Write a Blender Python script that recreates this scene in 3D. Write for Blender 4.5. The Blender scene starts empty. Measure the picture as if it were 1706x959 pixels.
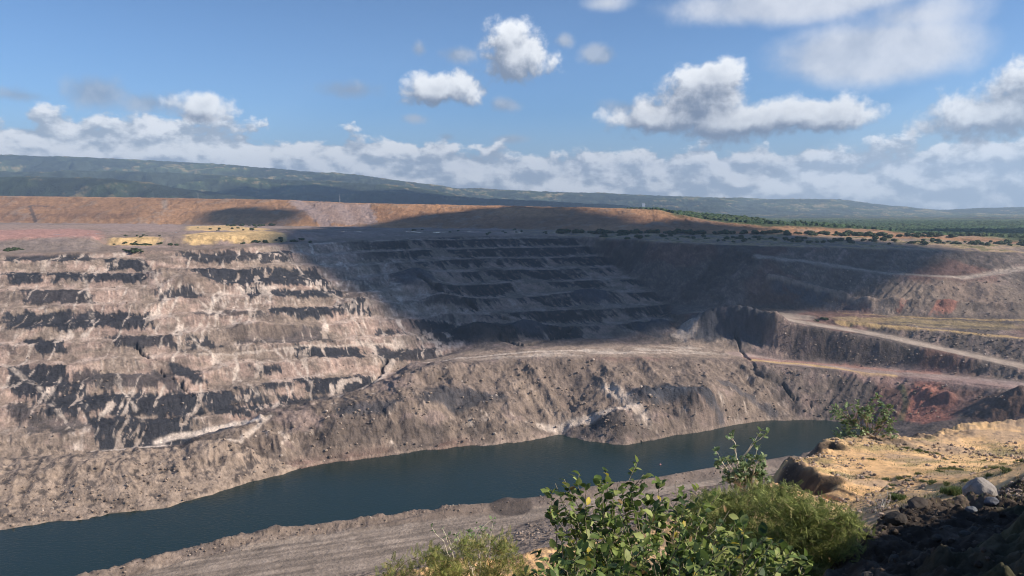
import bpy, bmesh, math, random
import numpy as np
from mathutils import Vector, Matrix
from mathutils.geometry import delaunay_2d_cdt

S = bpy.context.scene
COL = S.collection
R = math.radians

# ------------------------------------------------------------------ camera
F, CX, CY, PITCH = 1232.0, 853.0, 479.5, R(5.9)
cd = bpy.data.cameras.new('camera')
cam = bpy.data.objects.new('camera', cd); COL.objects.link(cam)
cam.location = (0, 0, 0); cam.rotation_euler = (R(90) - PITCH, 0, 0)
cd.sensor_width = 36; cd.lens = 36 * F / 1706
cd.clip_start = 0.1; cd.clip_end = 60000
S.camera = cam

# ------------------------------------------------------------------ light
SUN_EL, SUN_AZ = R(33), R(102)          # azimuth clockwise from the view direction (+Y)
SUN = np.array([math.sin(SUN_AZ) * math.cos(SUN_EL), math.cos(SUN_AZ) * math.cos(SUN_EL), math.sin(SUN_EL)])
sl = bpy.data.lights.new('sun', 'SUN'); so = bpy.data.objects.new('sun', sl); COL.objects.link(so)
sl.energy = 5.0; sl.angle = R(0.6); sl.color = (1.0, 0.905, 0.785)
so.rotation_euler = Vector(SUN).to_track_quat('Z', 'Y').to_euler()
vs = S.view_settings
vs.view_transform = 'Standard'; vs.look = 'None'; vs.exposure = 0.45; vs.gamma = 1; vs.use_curve_mapping = False
S.cycles.max_bounces = 5; S.cycles.transparent_max_bounces = 12; S.cycles.volume_bounces = 0
S.cycles.use_denoising = True; S.cycles.pixel_filter_type = 'BLACKMAN_HARRIS'; S.cycles.filter_width = 1.1

W = bpy.data.worlds.new('World'); S.world = W; W.use_nodes = True
nt = W.node_tree; nt.nodes.clear()
def N(t, **k):
    n = nt.nodes.new(t)
    for a, b in k.items(): setattr(n, a, b)
    return n
def lk(a, b): nt.links.new(a, b)
def M(op, a, b=None, c=None, clamp=False):
    n = N('ShaderNodeMath', operation=op); n.use_clamp = clamp
    for i, v in enumerate((a, b, c)):
        if v is None: continue
        if isinstance(v, (int, float)): n.inputs[i].default_value = v
        else: lk(v, n.inputs[i])
    return n.outputs[0]
def VM(op, a, b=None, out=0):
    n = N('ShaderNodeVectorMath', operation=op)
    for i, v in enumerate((a, b)):
        if v is None: continue
        if isinstance(v, (tuple, list)): n.inputs[i].default_value = v
        elif isinstance(v, (int, float)): n.inputs['Scale'].default_value = v
        else: lk(v, n.inputs[i])
    return n.outputs[out]
def SS(v, lo, hi, a=0.0, b=1.0):
    n = N('ShaderNodeMapRange', interpolation_type='SMOOTHSTEP')
    lk(v, n.inputs[0])
    for i, q in zip((1, 2, 3, 4), (lo, hi, a, b)): n.inputs[i].default_value = q
    return n.outputs[0]
def NZ(vec, scale, detail=6, rough=.55, dist=0.0):
    n = N('ShaderNodeTexNoise'); n.inputs['Scale'].default_value = scale
    n.inputs['Detail'].default_value = detail; n.inputs['Roughness'].default_value = rough
    n.inputs['Distortion'].default_value = dist
    lk(vec, n.inputs['Vector']); return n.outputs['Fac']
def build_sky():
    sky = N('ShaderNodeTexSky', sky_type='NISHITA', sun_disc=False)
    sky.sun_elevation = SUN_EL; sky.sun_rotation = SUN_AZ
    sky.air_density = 1.0; sky.dust_density = 0.35; sky.ozone_density = 1.6; sky.altitude = 300
    geo = N('ShaderNodeTexCoord')
    sep = N('ShaderNodeSeparateXYZ'); lk(geo.outputs['Generated'], sep.inputs[0])
    az = M('ARCTAN2', sep.outputs[0], sep.outputs[1]); el = M('ARCSINE', sep.outputs[2])
    # sky coordinates in degrees: azimuth, elevation
    comb = N('ShaderNodeCombineXYZ')
    lk(M('MULTIPLY', az, 57.2958), comb.inputs[0]); lk(M('MULTIPLY', el, 57.2958), comb.inputs[1])
    P0 = comb.outputs[0]
    def layer(P, blobs, nscale, nstr, edge, seed):
        """puffy clouds: soft ellipses whose outline is broken up by fractal noise"""
        Pn = VM('ADD', P, (seed * 13.7, seed * 5.3, seed))
        n = NZ(Pn, nscale, 8, .56, .15)
        f = None
        for (a, e, sx, sy, h) in blobs:
            d = VM('LENGTH', VM('MULTIPLY', VM('SUBTRACT', P, (a, e, 0)), (1 / sx, 1 / sy, 0)), out=1)
            v = M('MULTIPLY_ADD', d, -h, h)
            f = v if f is None else N_smax(f, v)
        f = M('MAXIMUM', f, -1.2)
        return M('MULTIPLY_ADD', M('SUBTRACT', n, .5), nstr, f), n
    def N_smax(a, b):
        n = N('ShaderNodeMath', operation='SMOOTH_MAX'); lk(a, n.inputs[0]); lk(b, n.inputs[1]); n.inputs[2].default_value = .25
        return n.outputs[0]
    def px(x, y):
        u, v = (x - CX) / F, (CY - y) / F
        dx, dy, dz = u, math.cos(PITCH) + v * math.sin(PITCH), -math.sin(PITCH) + v * math.cos(PITCH)
        return math.degrees(math.atan2(dx, dy)), math.degrees(math.atan2(dz, math.hypot(dx, dy)))
    def B(x, y, sx, sy, h=1.0):
        a, e = px(x, y); return (a, e, sx * .054, sy * .054, h)
    # sun-lit cumulus
    cumulus = [B(862, 88, 62, 46), B(735, 150, 58, 28, .9), B(1165, 158, 82, 46), B(1190, 135, 48, 34), B(1100, 195, 95, 26, .8), B(1250, 200, 150, 32, .9), B(1375, 195, 62, 30, .9),
               B(340, 178, 42, 26, .8), B(1660, 185, 90, 40, .9), 
               B(1800, 150, 90, 60)]
    wisps = [B(160, 155, 48, 26, 1.0), B(582, 150, 62, 16, .9), B(997, 92, 30, 18, 1.1), B(762, 92, 34, 15, .9), B(698, 82, 14, 13, .8), B(838, 175, 28, 13, .8), B(745, 228, 16, 8, .8), B(30, 158, 50, 12, .7), B(850, 232, 32, 8, .8), B(940, 68, 16, 12, .8), B(255, 172, 60, 18, .8), B(690, 198, 24, 8, .6), B(1050, 180, 70, 14, .7)]
    high = [B(1450, 88, 118, 38, 1.2), B(1330, 2, 160, 26, 1.0), B(1010, 5, 30, 10, .5), B(1510, 28, 60, 20, .4)]
    f1, n1 = layer(P0, cumulus, .5, 1.8, .1, 1)
    f1s, _ = layer(VM('ADD', P0, (.5, 1.15, 0)), cumulus, .5, 1.8, .1, 1)      # the same field a little nearer the sun
    f2, n2 = layer(P0, high, .2, 1.3, .5, 3)
    f4, n4 = layer(P0, wisps, .45, 1.5, .5, 5); m4 = SS(f4, -.05, .75)
    # bank of cumulus along the horizon
    def bank(P):
        s2 = N('ShaderNodeSeparateXYZ'); lk(P, s2.inputs[0])
        top = M('MULTIPLY_ADD', NZ(VM('MULTIPLY', P, (1, 0, 0)), .10, 3, .5), 3.6, 2.9)
        top = M('ADD', top, SS(s2.outputs[0], -30, 10, 1.9, 0))
        stretched = VM('MULTIPLY', P, (.8, 1.3, 1))
        n = NZ(VM('ADD', stretched, (31, 7, 2)), .40, 9, .57, .1)
        dh = M('DIVIDE', M('SUBTRACT', top, s2.outputs[1]), 1.15)
        return M('MULTIPLY_ADD', M('SUBTRACT', n, .5), 5.6, M('MINIMUM', dh, 2.6)), n
    _s = N('ShaderNodeSeparateXYZ'); lk(P0, _s.inputs[0]); sepP0 = _s.outputs[1]
    f3, n3 = bank(P0); f3s, _ = bank(VM('ADD', P0, (.3, .7, 0)))
    sepP = N('ShaderNodeSeparateXYZ'); lk(P0, sepP.inputs[0]); EL = sepP.outputs[1]
    m1 = SS(f1, -.02, .42); m2 = SS(f2, -.3, .5); m3 = SS(f3, .0, .6)
    # light side / shade side
    l1 = SS(M('SUBTRACT', f1, f1s), -.35, .62); l1 = M('MULTIPLY', l1, SS(f1, 1.25, .35, .55, 1))
    l3 = M('MULTIPLY', SS(M('SUBTRACT', f3, f3s), -.05, 1.15), SS(sepP0, .3, 2.2, .6, 1))
    def mix(fac, a, b):
        n = N('ShaderNodeMix', data_type='RGBA'); 
        if isinstance(fac, float): n.inputs[0].default_value = fac
        else: lk(fac, n.inputs[0])
        for i, v in ((6, a), (7, b)):
            if isinstance(v, tuple): n.inputs[i].default_value = (*v, 1)
            else: lk(v, n.inputs[i])
        return n.outputs[2]
    K = 0.78 / 0.1
    c1 = mix(l1, (.26 * K, .31 * K, .41 * K), (1.3 * K, 1.31 * K, 1.32 * K))
    c3 = mix(l3, (.50 * K, .58 * K, .69 * K), (1.3 * K, 1.31 * K, 1.33 * K))
    c2 = mix(SS(n2, .35, .65), (.62 * K, .68 * K, .80 * K), (1.0 * K, 1.02 * K, 1.08 * K))
    tint = N('ShaderNodeMix', data_type='RGBA', blend_type='MULTIPLY'); tint.inputs[0].default_value = 1
    lk(sky.outputs[0], tint.inputs[6]); tint.inputs[7].default_value = (SKYT[0], SKYT[1], SKYT[2], 1)
    c = VM('SCALE', tint.outputs[2], 1.0); lk(SS(EL, 4, 24, 1.08, .80), c.node.inputs['Scale'])
    c = mix(M('MULTIPLY', m4, .75), c, mix(SS(n4, .4, .62), (.36 * K, .43 * K, .55 * K), (.62 * K, .68 * K, .78 * K)))
    c = mix(M('MULTIPLY', m2, .85), c, c2)
    # thin grey-white veil behind the bank
    veil = SS(EL, .2, 8, .85, 0)
    c = mix(veil, c, (.50 * K, .63 * K, .78 * K))
    c = mix(M('MULTIPLY', m3, .93), c, c3)
    c = mix(M('MULTIPLY', m1, .93), c, c1)
    bg = N('ShaderNodeBackground'); lk(c, bg.inputs[0]); bg.inputs[1].default_value = 0.085
    out = N('ShaderNodeOutputWorld'); lk(bg.outputs[0], out.inputs[0])
SKYT = (.67, .92, 1.23)
build_sky()

# ------------------------------------------------------------------ helpers
def link(o): COL.objects.link(o); return o
def tag(o, label=None, cat=None, group=None, kind=None):
    if label: o['label'] = label
    if cat: o['category'] = cat
    if group: o['group'] = group
    if kind: o['kind'] = kind
    return o
def empty(name, loc, rz=0, sc=1.0):
    o = bpy.data.objects.new(name, None); link(o); o.location = loc; o.rotation_euler = (0, 0, rz); o.scale = (sc,) * 3
    return o
def mesh_np(name, verts, quads=None, tris=None, mat=None, parent=None, smooth=False, col=None, loc=None):
    me = bpy.data.meshes.new(name)
    v = np.asarray(verts, np.float32); me.vertices.add(len(v)); me.vertices.foreach_set('co', v.ravel())
    fl, st, tot = [], [], []
    n = 0
    for arr, k in ((quads, 4), (tris, 3)):
        if arr is None or len(arr) == 0: continue
        a = np.asarray(arr, np.int32); fl.append(a.ravel()); st.append(n + np.arange(len(a)) * k); n += len(a) * k
    fl = np.concatenate(fl); st = np.concatenate(st)
    me.loops.add(len(fl)); me.loops.foreach_set('vertex_index', fl)
    me.polygons.add(len(st)); me.polygons.foreach_set('loop_start', st.astype(np.int32))
    me.polygons.foreach_set('use_smooth', np.full(len(st), smooth))
    me.update(calc_edges=True); me.validate()
    if col is not None:
        at = me.color_attributes.new('Col', 'FLOAT_COLOR', 'POINT')
        c = np.ones((len(v), 4), np.float32); c[:, :3] = col; at.data.foreach_set('color', c.ravel())
    if mat: me.materials.append(mat)
    o = bpy.data.objects.new(name, me); link(o)
    if parent: o.parent = parent
    if loc is not None: o.location = loc
    return o

rng = np.random.default_rng(7)
_perm = rng.permutation(65536).astype(np.int64)
def _h(ix, iy, seed):
    return _perm[(ix * 7919 + iy * 104729 + seed * 1299721) & 65535] / 65535.0
def vnoise(x, y, seed=0):
    x = np.asarray(x, np.float64); y = np.asarray(y, np.float64)
    ix = np.floor(x).astype(np.int64); iy = np.floor(y).astype(np.int64)
    fx = x - ix; fy = y - iy
    fx = fx * fx * fx * (fx * (fx * 6 - 15) + 10); fy = fy * fy * fy * (fy * (fy * 6 - 15) + 10)
    a = _h(ix, iy, seed); b = _h(ix + 1, iy, seed); c = _h(ix, iy + 1, seed); d = _h(ix + 1, iy + 1, seed)
    return (a + (b - a) * fx) * (1 - fy) + (c + (d - c) * fx) * fy
def fbm(x, y, o=5, seed=0, rough=.5):
    s = 0; a = 1; t = 0
    c, sn = math.cos(.6), math.sin(.6)
    for i in range(o):
        s = s + a * vnoise(x, y, seed + i * 17); t += a; a *= rough
        x, y = (x * c - y * sn) * 2.03 + 11.1, (x * sn + y * c) * 2.03 + 5.7
    return s / t * 2 - 1          # about -1..1
def ridged(x, y, o=4, seed=0, rough=.5):
    s = 0; a = 1; t = 0
    for i in range(o):
        s = s + a * (1 - np.abs(vnoise(x, y, seed + i * 17) * 2 - 1)); t += a; a *= rough
        x, y = x * 2.03 + 3.1, y * 2.03 + 7.7
    return s / t                  # 0..1, crests near 1
def sstep(x, a, b):
    t = np.clip((x - a) / (b - a), 0, 1); return t * t * (3 - 2 * t)
def lerp(a, b, t):
    return a + (b - a) * t

# a pixel of the survey photograph with a known level or distance gives a point of the site
def ray(px, py):
    u, v = (px - CX) / F, (CY - py) / F
    return np.array([u, math.cos(PITCH) + v * math.sin(PITCH), -math.sin(PITCH) + v * math.cos(PITCH)])
def Z(px, py, z):
    d = ray(px, py); t = z / d[2]; return (d[0] * t, d[1] * t, z)
def D(px, py, y):
    d = ray(px, py); t = y / d[1]; return (d[0] * t, y, d[2] * t)

WATER = -150.0
HAZE = 1.1e-4
# ------------------------------------------------------------------ terrain survey lines (break lines of the pit)
lines = []
def L(*pts): lines.append([tuple(map(float, p)) for p in pts]); return lines[-1]
def off(pts, dx, dy, z=None, dz=0): return [(p[0] + dx, p[1] + dy, (p[2] + dz) if z is None else z) for p in pts]
far_shore = L(*[Z(x, y, WATER) for x, y in [(-700, 1040), (-350, 962), (0, 886), (70, 872), (200, 853), (285, 843), (400, 806), (470, 790), (500, 778), (600, 764), (700, 750),
      (760, 742), (870, 735), (935, 723), (980, 734), (1040, 738), (1150, 722), (1250, 703), (1300, 699), (1370, 701), (1420, 706), (1455, 715)]])
L(*off(far_shore[1:-2], -2, -22, -163))
crest = L(*[Z(x, y, -144.5) for x, y in [(-500, 1160), (-200, 1060), (0, 1000), (150, 955), (300, 912), (450, 880), (600, 860), (700, 848), (830, 836), (920, 823), (1000, 808), (1100, 793), (1180, 779), (1260, 768), (1340, 755), (1420, 738)]])
L(*off(crest[:-1], -3, 9, -150.3))
L(*off(crest[:-1], -5, 26, -163))
L(*off(crest, 3, -8, -147.3))
road_in = L(*[Z(x, y, -147.2) for x, y in [(-300, 1250), (0, 1130), (300, 1035), (500, 985), (640, 950), (800, 903), (880, 872), (940, 856), (1020, 843), (1150, 818), (1300, 788), (1420, 765)]])
L(*off(road_in, 6, -12, -141))
L(*off(road_in, 20, -60, -125))
L(*[(x * .55, y * .48, -100 + 6 * math.sin(x)) for x, y, z in road_in])
# foreground terrace and its edge
edge = L(D(-600, 1100, 14), D(200, 1010, 18), D(640, 957, 21.5), D(850, 930, 24), D(1000, 893, 26.5), D(1120, 856, 29), D(1200, 833, 31), D(1285, 800, 33), D(1310, 775, 35.5), D(1345, 757, 37), D(1365, 743, 39), D(1410, 732, 41),
         D(1480, 728, 43), D(1560, 722, 44), D(1600, 703, 46), D(1706, 700, 46.5), D(1900, 690, 47))
L(*off(edge, -1.6, 2.6, None, -4.2))
L(*[(p[0] * 1.9 - 6, p[1] * 1.9, p[2] - 40) for p in edge])
L(D(1330, 815, 29.5), D(1370, 800, 31), D(1410, 812, 30), D(1430, 830, 28.5))
L(D(1350, 790, 31.6), D(1400, 782, 32.6), D(1470, 790, 32))
L(D(1300, 850, 25), D(1400, 860, 25.5), D(1470, 880, 22.5))
L(D(1500, 760, 38), D(1700, 760, 38)); L(D(1480, 820, 29), D(1600, 800, 30), D(1706, 790, 31), D(1900, 780, 32))
# shaded bank at the lower right: crest, then ground rising towards the right
L(D(1360, 1000, 10), D(1395, 959, 11), D(1440, 905, 13), D(1490, 850, 15.5), D(1530, 838, 17), D(1600, 838, 18), D(1640, 842, 19), D(1706, 806, 20.5), D(1800, 760, 22), D(1950, 700, 25))
L((3.5, 11.4, -8.2), (4.6, 13.6, -8.6), (6.0, 16.2, -9.2), (7.6, 18.2, -9.6), (9.4, 20.2, -10.2))
L((3.2, 4.5, -3.0), (5.6, 8, -4.1), (9.0, 13, -5.9), (12, 16.0, -6.9), (15.5, 18.5, -7.2))
L((6.5, 1, -1.2), (9.5, 5, -1.0), (12.5, 9.6, -.3), (15.5, 12.8, -1.6), (19, 15.4, -3.8), (25, 18, -6.5), (36, 24, -7))
L((8, -8, 1), (13, 0, 2.2), (16.5, 5, 1.6), (20, 7.5, -.6), (24, 9.5, -3), (33, 13, -5.2))
L((30, -20, 0), (32, -4, -1), (38, 4, -4), (50, 10, -6))
L((-3, -4, -1.7), (0, 0, -1.75), (1.5, 2.0, -2.3), (2.6, 4, -3.0))
L((-40, -6, -6), (-12, 0, -4), (-3, 3, -3.4), (0, 5, -4.6), (1.6, 8, -6.1), (2.2, 12, -8.8))
L((-60, 2, -12), (-20, 6, -9), (-6, 10, -8.6), (-1, 13, -9.6), (2, 17, -10.6))
# beyond the lake, left: slump crest, foot of the footwall
L(Z(-600, 850, -138), Z(-200, 800, -138), Z(0, 790, -138), Z(150, 778, -138), Z(300, 765, -138), Z(380, 738, -135), Z(440, 690, -129), Z(560, 672, -125), Z(650, 664, -124), Z(690, 652, -122.5))
foot = L(Z(-700, 800, -137), Z(-350, 780, -137), Z(0, 765, -138.5), Z(150, 753, -138.5), Z(300, 738, -137.5), Z(400, 710, -134), Z(450, 683, -131.5), Z(560, 658, -127.5), Z(640, 632, -122.5), Z(690, 604, -119), Z(780, 581, -112.5))
L(Z(680, 625, -118), Z(760, 606, -112.5), Z(870, 598, -110), Z(1000, 598, -111), Z(1150, 598, -114), Z(1230, 600, -117), Z(1300, 612, -120), Z(1400, 618, -121.5), D(1500, 628, 545), D(1560, 636, 525), D(1650, 645, 500), D(1706, 655, 480), D(1850, 680, 440), D(2100, 720, 400))
L(Z(690, 690, -133), Z(760, 672, -131), Z(850, 668, -132)), L(Z(1050, 672, -131), Z(1100, 655, -128), Z(1180, 655, -128), Z(1260, 662, -136))
L(*[D(x, y, d) for x, y, d in [(870, 586, 568), (1000, 574, 604), (1120, 572, 628), (1200, 574, 630), (1250, 582, 617), (1300, 595, 598), (1400, 606, 580), (1500, 616, 562), (1600, 625, 540), (1706, 632, 515), (1850, 655, 480), (2100, 690, 440)]])
L(*[D(x, y, d) for x, y, d in [(1120, 524, 672), (1200, 531, 645), (1290, 534, 613), (1360, 548, 600), (1430, 560, 586), (1500, 573, 572), (1600, 594, 548), (1706, 618, 522), (1850, 645, 490), (2100, 680, 450)]])
L(*[D(x, y, d) for x, y, d in [(1150, 517, 690), (1230, 520, 680), (1300, 522, 660), (1400, 541, 630), (1500, 560, 600), (1600, 582, 575), (1706, 604, 548), (1850, 630, 510), (2100, 665, 470)]])
L(*[D(x, y, d) for x, y, d in [(1340, 526, 648), (1420, 536, 626), (1500, 545, 607), (1600, 555, 587), (1706, 567, 566), (1850, 585, 530), (2100, 615, 490)]])
L(*[D(x, y, d) for x, y, d in [(1380, 522, 668), (1500, 534, 630), (1600, 543, 612), (1706, 552, 596), (1850, 565, 560), (2100, 590, 520)]])
wallfoot = L(*[D(x, y, d) for x, y, d in [(1115, 508, 736), (1200, 511, 704), (1280, 513, 696), (1400, 520, 684), (1500, 526, 652), (1600, 528, 638), (1706, 529, 625), (1850, 535, 600), (2100, 550, 560)]])
bench = L(*[D(x, y, d) for x, y, d in [(1265, 427, 764), (1330, 436, 752), (1400, 446, 738), (1480, 457, 716), (1560, 462, 702), (1620, 464, 698), (1706, 450, 715), (1850, 440, 700), (2100, 440, 680)]])
L(*[D(x, y, d) for x, y, d in [(1265, 424, 772), (1330, 432, 764), (1400, 441, 752), (1480, 452, 732), (1560, 457, 719), (1620, 458, 716), (1706, 443, 728), (1850, 434, 715), (2100, 434, 695)]])
rim = L(*[D(x, y, d) for x, y, d in [(-700, 432, 560), (-400, 430, 602), (0, 423, 668), (150, 419, 690), (300, 415, 712), (400, 411, 735), (500, 405, 780), (600, 399, 850), (700, 393, 905), (820, 391, 940), (950, 391, 965), (1020, 397, 890), (1100, 402, 835), (1180, 406, 812),
      (1270, 409, 800), (1400, 412, 780), (1500, 415, 768), (1600, 417, 765), (1706, 420, 762), (1850, 422, 745), (2100, 425, 725)]])
L(rim[10], D(1030, 445, 850), D(1080, 480, 775), D(1115, 508, 736), D(1125, 545, 660), D(1130, 568, 636))
L(D(780, 581, 595), D(870, 566, 612), D(960, 562, 625), D(1060, 560, 640), D(1130, 568, 636))
# plain behind the rim, quarried strip, waste dump
L(*[D(x, y, d) for x, y, d in [(-400, 424, 632), (0, 417, 702), (150, 413, 726), (180, 409, 760), (300, 409, 768), (470, 405, 802), (600, 397, 880), (700, 389, 970), (950, 387, 1005)]])
L(*[D(x, y, d) for x, y, d in [(-400, 404, 680), (0, 397, 752), (150, 393, 772), (180, 396, 774), (300, 393, 788), (470, 388, 826), (600, 389, 915), (700, 385, 1000)]])
L(*[D(x, y, d) for x, y, d in [(-400, 398, 860), (0, 384, 1010), (150, 380, 1050), (300, 381, 1040), (470, 380, 1050), (600, 384, 1060)]])
base = L(*[D(x, y, d) for x, y, d in [(-400, 370, 1650), (0, 371, 1640), (300, 374, 1440), (600, 378, 1260), (900, 383, 1110), (1100, 388, 1000), (1300, 391, 950), (1560, 398, 900), (1706, 406, 860), (2100, 408, 850)]])
L(*[D(x, y, d) for x, y, d in [(-400, 348, 1740), (0, 349, 1740), (300, 352, 1520), (470, 353, 1400)]])
L(*[D(x, y, d) for x, y, d in [(-400, 345, 1765), (0, 346, 1765), (300, 349, 1545), (470, 350, 1425)]])
top = L(*[D(x, y, d) for x, y, d in [(-400, 324, 1850), (0, 326, 1850), (240, 329, 1700), (480, 333, 1520), (600, 338.5, 1420), (800, 342, 1320), (1000, 346, 1230), (1095, 349, 1150), (1180, 367, 1090), (1250, 374, 1060), (1400, 380, 1020), (1560, 391, 960), (1700, 401, 900)]])
L(*[(p[0] * 1.25, p[1] * 1.25, p[2] - 1) for p in top[:8]])
L(*[(p[0] * 1.45, p[1] * 1.45, -32) for p in top[:8]])
for rr, zz in ((3000, -34), (6000, -36), (20000, -40)):
    L(*[(rr * math.sin(R(a)), rr * math.cos(R(a)), zz) for a in range(0, 360, 12)] )
for rr, zz in ((120, 2), (900, -10)):
    L(*[(rr * math.sin(R(a)), rr * math.cos(R(a)), zz) for a in range(96, 264, 14)])
L((-300, 60, -60), (-600, 150, -70), (-900, 300, -40)); L((500, 60, -20), (700, 200, -40), (900, 500, -40))
L((-120, 30, -30), (-140, -10, -10)); L((90, 30, -12), (130, 60, -40), (240, 220, -90), (330, 330, -110))

cv, ce, cz = [], [], []
for ln in lines:
    b0 = len(cv)
    for i, p in enumerate(ln):
        cv.append(Vector(p[:2])); cz.append(p[2])
        if i: ce.append((b0 + i - 1, b0 + i))
ov, oe, of, ovi, _, _ = delaunay_2d_cdt(cv, ce, [], 0, 1e-4, True)
TV = np.array([[v.x, v.y] for v in ov])
TZ = np.full(len(ov), np.nan)
for i, src in enumerate(ovi):
    if src: TZ[i] = np.mean([cz[k] for k in src])
bad = np.where(np.isnan(TZ))[0]
CVn = np.array([[v.x, v.y] for v in cv]); CZ = np.array(cz)
for i in bad:                                     # crossings of two lines: level from the first line crossed
    best = None
    for a, b in ce:
        A, Bq = CVn[a], CVn[b]; ab = Bq - A; t = np.dot(TV[i] - A, ab) / max(np.dot(ab, ab), 1e-9)
        if 0 <= t <= 1:
            dd = np.linalg.norm(A + ab * t - TV[i])
            if best is None or dd < best[0]: best = (dd, CZ[a] + (CZ[b] - CZ[a]) * t)
    TZ[i] = best[1]
print('TIN', len(TV), 'pts, crossings', len(bad), [tuple(np.round(TV[i])) for i in bad])
TRI = np.array([f for f in of if len(f) == 3])
def tin(X, Y):
    """level of the surveyed surface at points X, Y (2-D arrays, rows = distance, columns = azimuth)"""
    out = np.full(X.shape, -40.0)
    rad = np.hypot(X[:, 0], Y[:, 0]); 
    azc = np.arctan2(X[-1], Y[-1])
    for t in TRI:
        P = TV[t]; z = TZ[t]
        r = np.hypot(P[:, 0], P[:, 1])
        det = (P[1, 1] - P[2, 1]) * (P[0, 0] - P[2, 0]) + (P[2, 0] - P[1, 0]) * (P[0, 1] - P[2, 1])
        if abs(det) < 1e-9: continue
        r1 = r.max()
        seg = [(P[i], P[(i + 1) % 3]) for i in range(3)]
        r0 = 1e9; inside = True; s0 = None
        for A, Bq in seg:
            ab = Bq - A; tt = min(1, max(0, -np.dot(A, ab) / np.dot(ab, ab))); r0 = min(r0, np.linalg.norm(A + ab * tt))
            cr = A[0] * Bq[1] - A[1] * Bq[0]
            if s0 is None: s0 = cr > 0
            elif (cr > 0) != s0: inside = False
        if inside: r0 = 0
        a = np.arctan2(P[:, 0], P[:, 1])
        i0 = np.searchsorted(rad, r0 - .01); i1 = np.searchsorted(rad, r1 + .01)
        if i1 <= i0: continue
        if inside or a.max() - a.min() > math.pi: j = np.arange(len(azc))
        else: j = np.where((azc >= a.min() - 1e-4) & (azc <= a.max() + 1e-4))[0]
        if len(j) == 0: continue
        js = slice(j[0], j[-1] + 1)
        x = X[i0:i1, js]; y = Y[i0:i1, js]
        l0 = ((P[1, 1] - P[2, 1]) * (x - P[2, 0]) + (P[2, 0] - P[1, 0]) * (y - P[2, 1])) / det
        l1 = ((P[2, 1] - P[0, 1]) * (x - P[2, 0]) + (P[0, 0] - P[2, 0]) * (y - P[2, 1])) / det
        l2 = 1 - l0 - l1
        m = (l0 >= -1e-6) & (l1 >= -1e-6) & (l2 >= -1e-6)
        zz = l0 * z[0] + l1 * z[1] + l2 * z[2]
        o = out[i0:i1, js]; o[m] = zz[m]
    return out
def blur(a, n, keep=None):
    for _ in range(n):
        b = a.copy()
        b[1:-1] = (a[:-2] + 2 * a[1:-1] + a[2:]) / 4; a = b.copy()
        a[:, 1:-1] = (b[:, :-2] + 2 * b[:, 1:-1] + b[:, 2:]) / 4
    return a
def radii(segs):
    out = [segs[0][0]]
    for a, b, k in segs:
        n = max(1, int(round(math.log(b / a) / k))); out += list(a * (b / a) ** (np.arange(1, n + 1) / n))
    return np.array(out)
def azs(spec): 
    out = []
    for a, b, s in spec: out += list(np.arange(a, b, s))
    out.append(spec[-1][1]); return np.radians(np.array(out))
AZ_MID = azs([(-180, -60, 6), (-60, -42, .5), (-42, 42, .06), (42, 60, .5), (60, 180, 6)])
AZ_NEAR = azs([(-180, -40, 4), (-40, -12, .25), (-12, 44, .07), (44, 70, .5), (70, 180, 4)])
def grid(rs, az):
    Rr, A = np.meshgrid(rs, az, indexing='ij'); return Rr * np.sin(A), Rr * np.cos(A)
def to_mesh(name, X, Y, Zz, colr, mat):
    nr, nc = X.shape
    v = np.stack([X, Y, Zz], -1).reshape(-1, 3)
    i = np.arange(nr * nc).reshape(nr, nc)
    q = np.stack([i[:-1, :-1], i[:-1, 1:], i[1:, 1:], i[1:, :-1]], -1).reshape(-1, 4)[:, ::-1]
    return mesh_np(name, v, quads=q, mat=mat, smooth=True, col=np.clip(colr, .003, .9).reshape(-1, 3))
# coarse copy of the surface, for looking up where a survey pixel lands and where things stand
RS_ALL = radii([(2, 60, .01), (60, 230, .02), (230, 1200, .003), (1200, 3000, .006)])
AZ_ALL = azs([(-50, 50, .15)])
XA, YA = grid(RS_ALL, AZ_ALL); ZA = tin(XA, YA)
TA = np.maximum.accumulate(ZA / RS_ALL[:, None], axis=0)
def hit(px, py):
    """first point of the site seen in that direction"""
    d = ray(px, py); a = math.atan2(d[0], d[1]); s = d[2] / math.hypot(d[0], d[1])
    j = int(np.clip(np.searchsorted(AZ_ALL, a), 0, len(AZ_ALL) - 1))
    col = TA[:, j]; i = int(np.searchsorted(col, s)); i = min(max(i, 1), len(col) - 1)
    t = (s - col[i - 1]) / max(col[i] - col[i - 1], 1e-9); t = min(max(t, 0), 1)
    r = RS_ALL[i - 1] + (RS_ALL[i] - RS_ALL[i - 1]) * t
    return (r * math.sin(a), r * math.cos(a), s * r)
def hp(pts): return np.array([hit(*p)[:2] for p in pts])
def level(x, y):
    r = math.hypot(x, y); a = math.atan2(x, y)
    i = np.clip(np.interp(r, RS_ALL, np.arange(len(RS_ALL))), 0, len(RS_ALL) - 1.001); j = np.clip(np.interp(a, AZ_ALL, np.arange(len(AZ_ALL))), 0, len(AZ_ALL) - 1.001)
    i0, j0 = int(i), int(j); u, v = i - i0, j - j0
    return float((ZA[i0, j0] * (1 - u) + ZA[i0 + 1, j0] * u) * (1 - v) + (ZA[i0, j0 + 1] * (1 - u) + ZA[i0 + 1, j0 + 1] * u) * v)
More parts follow.
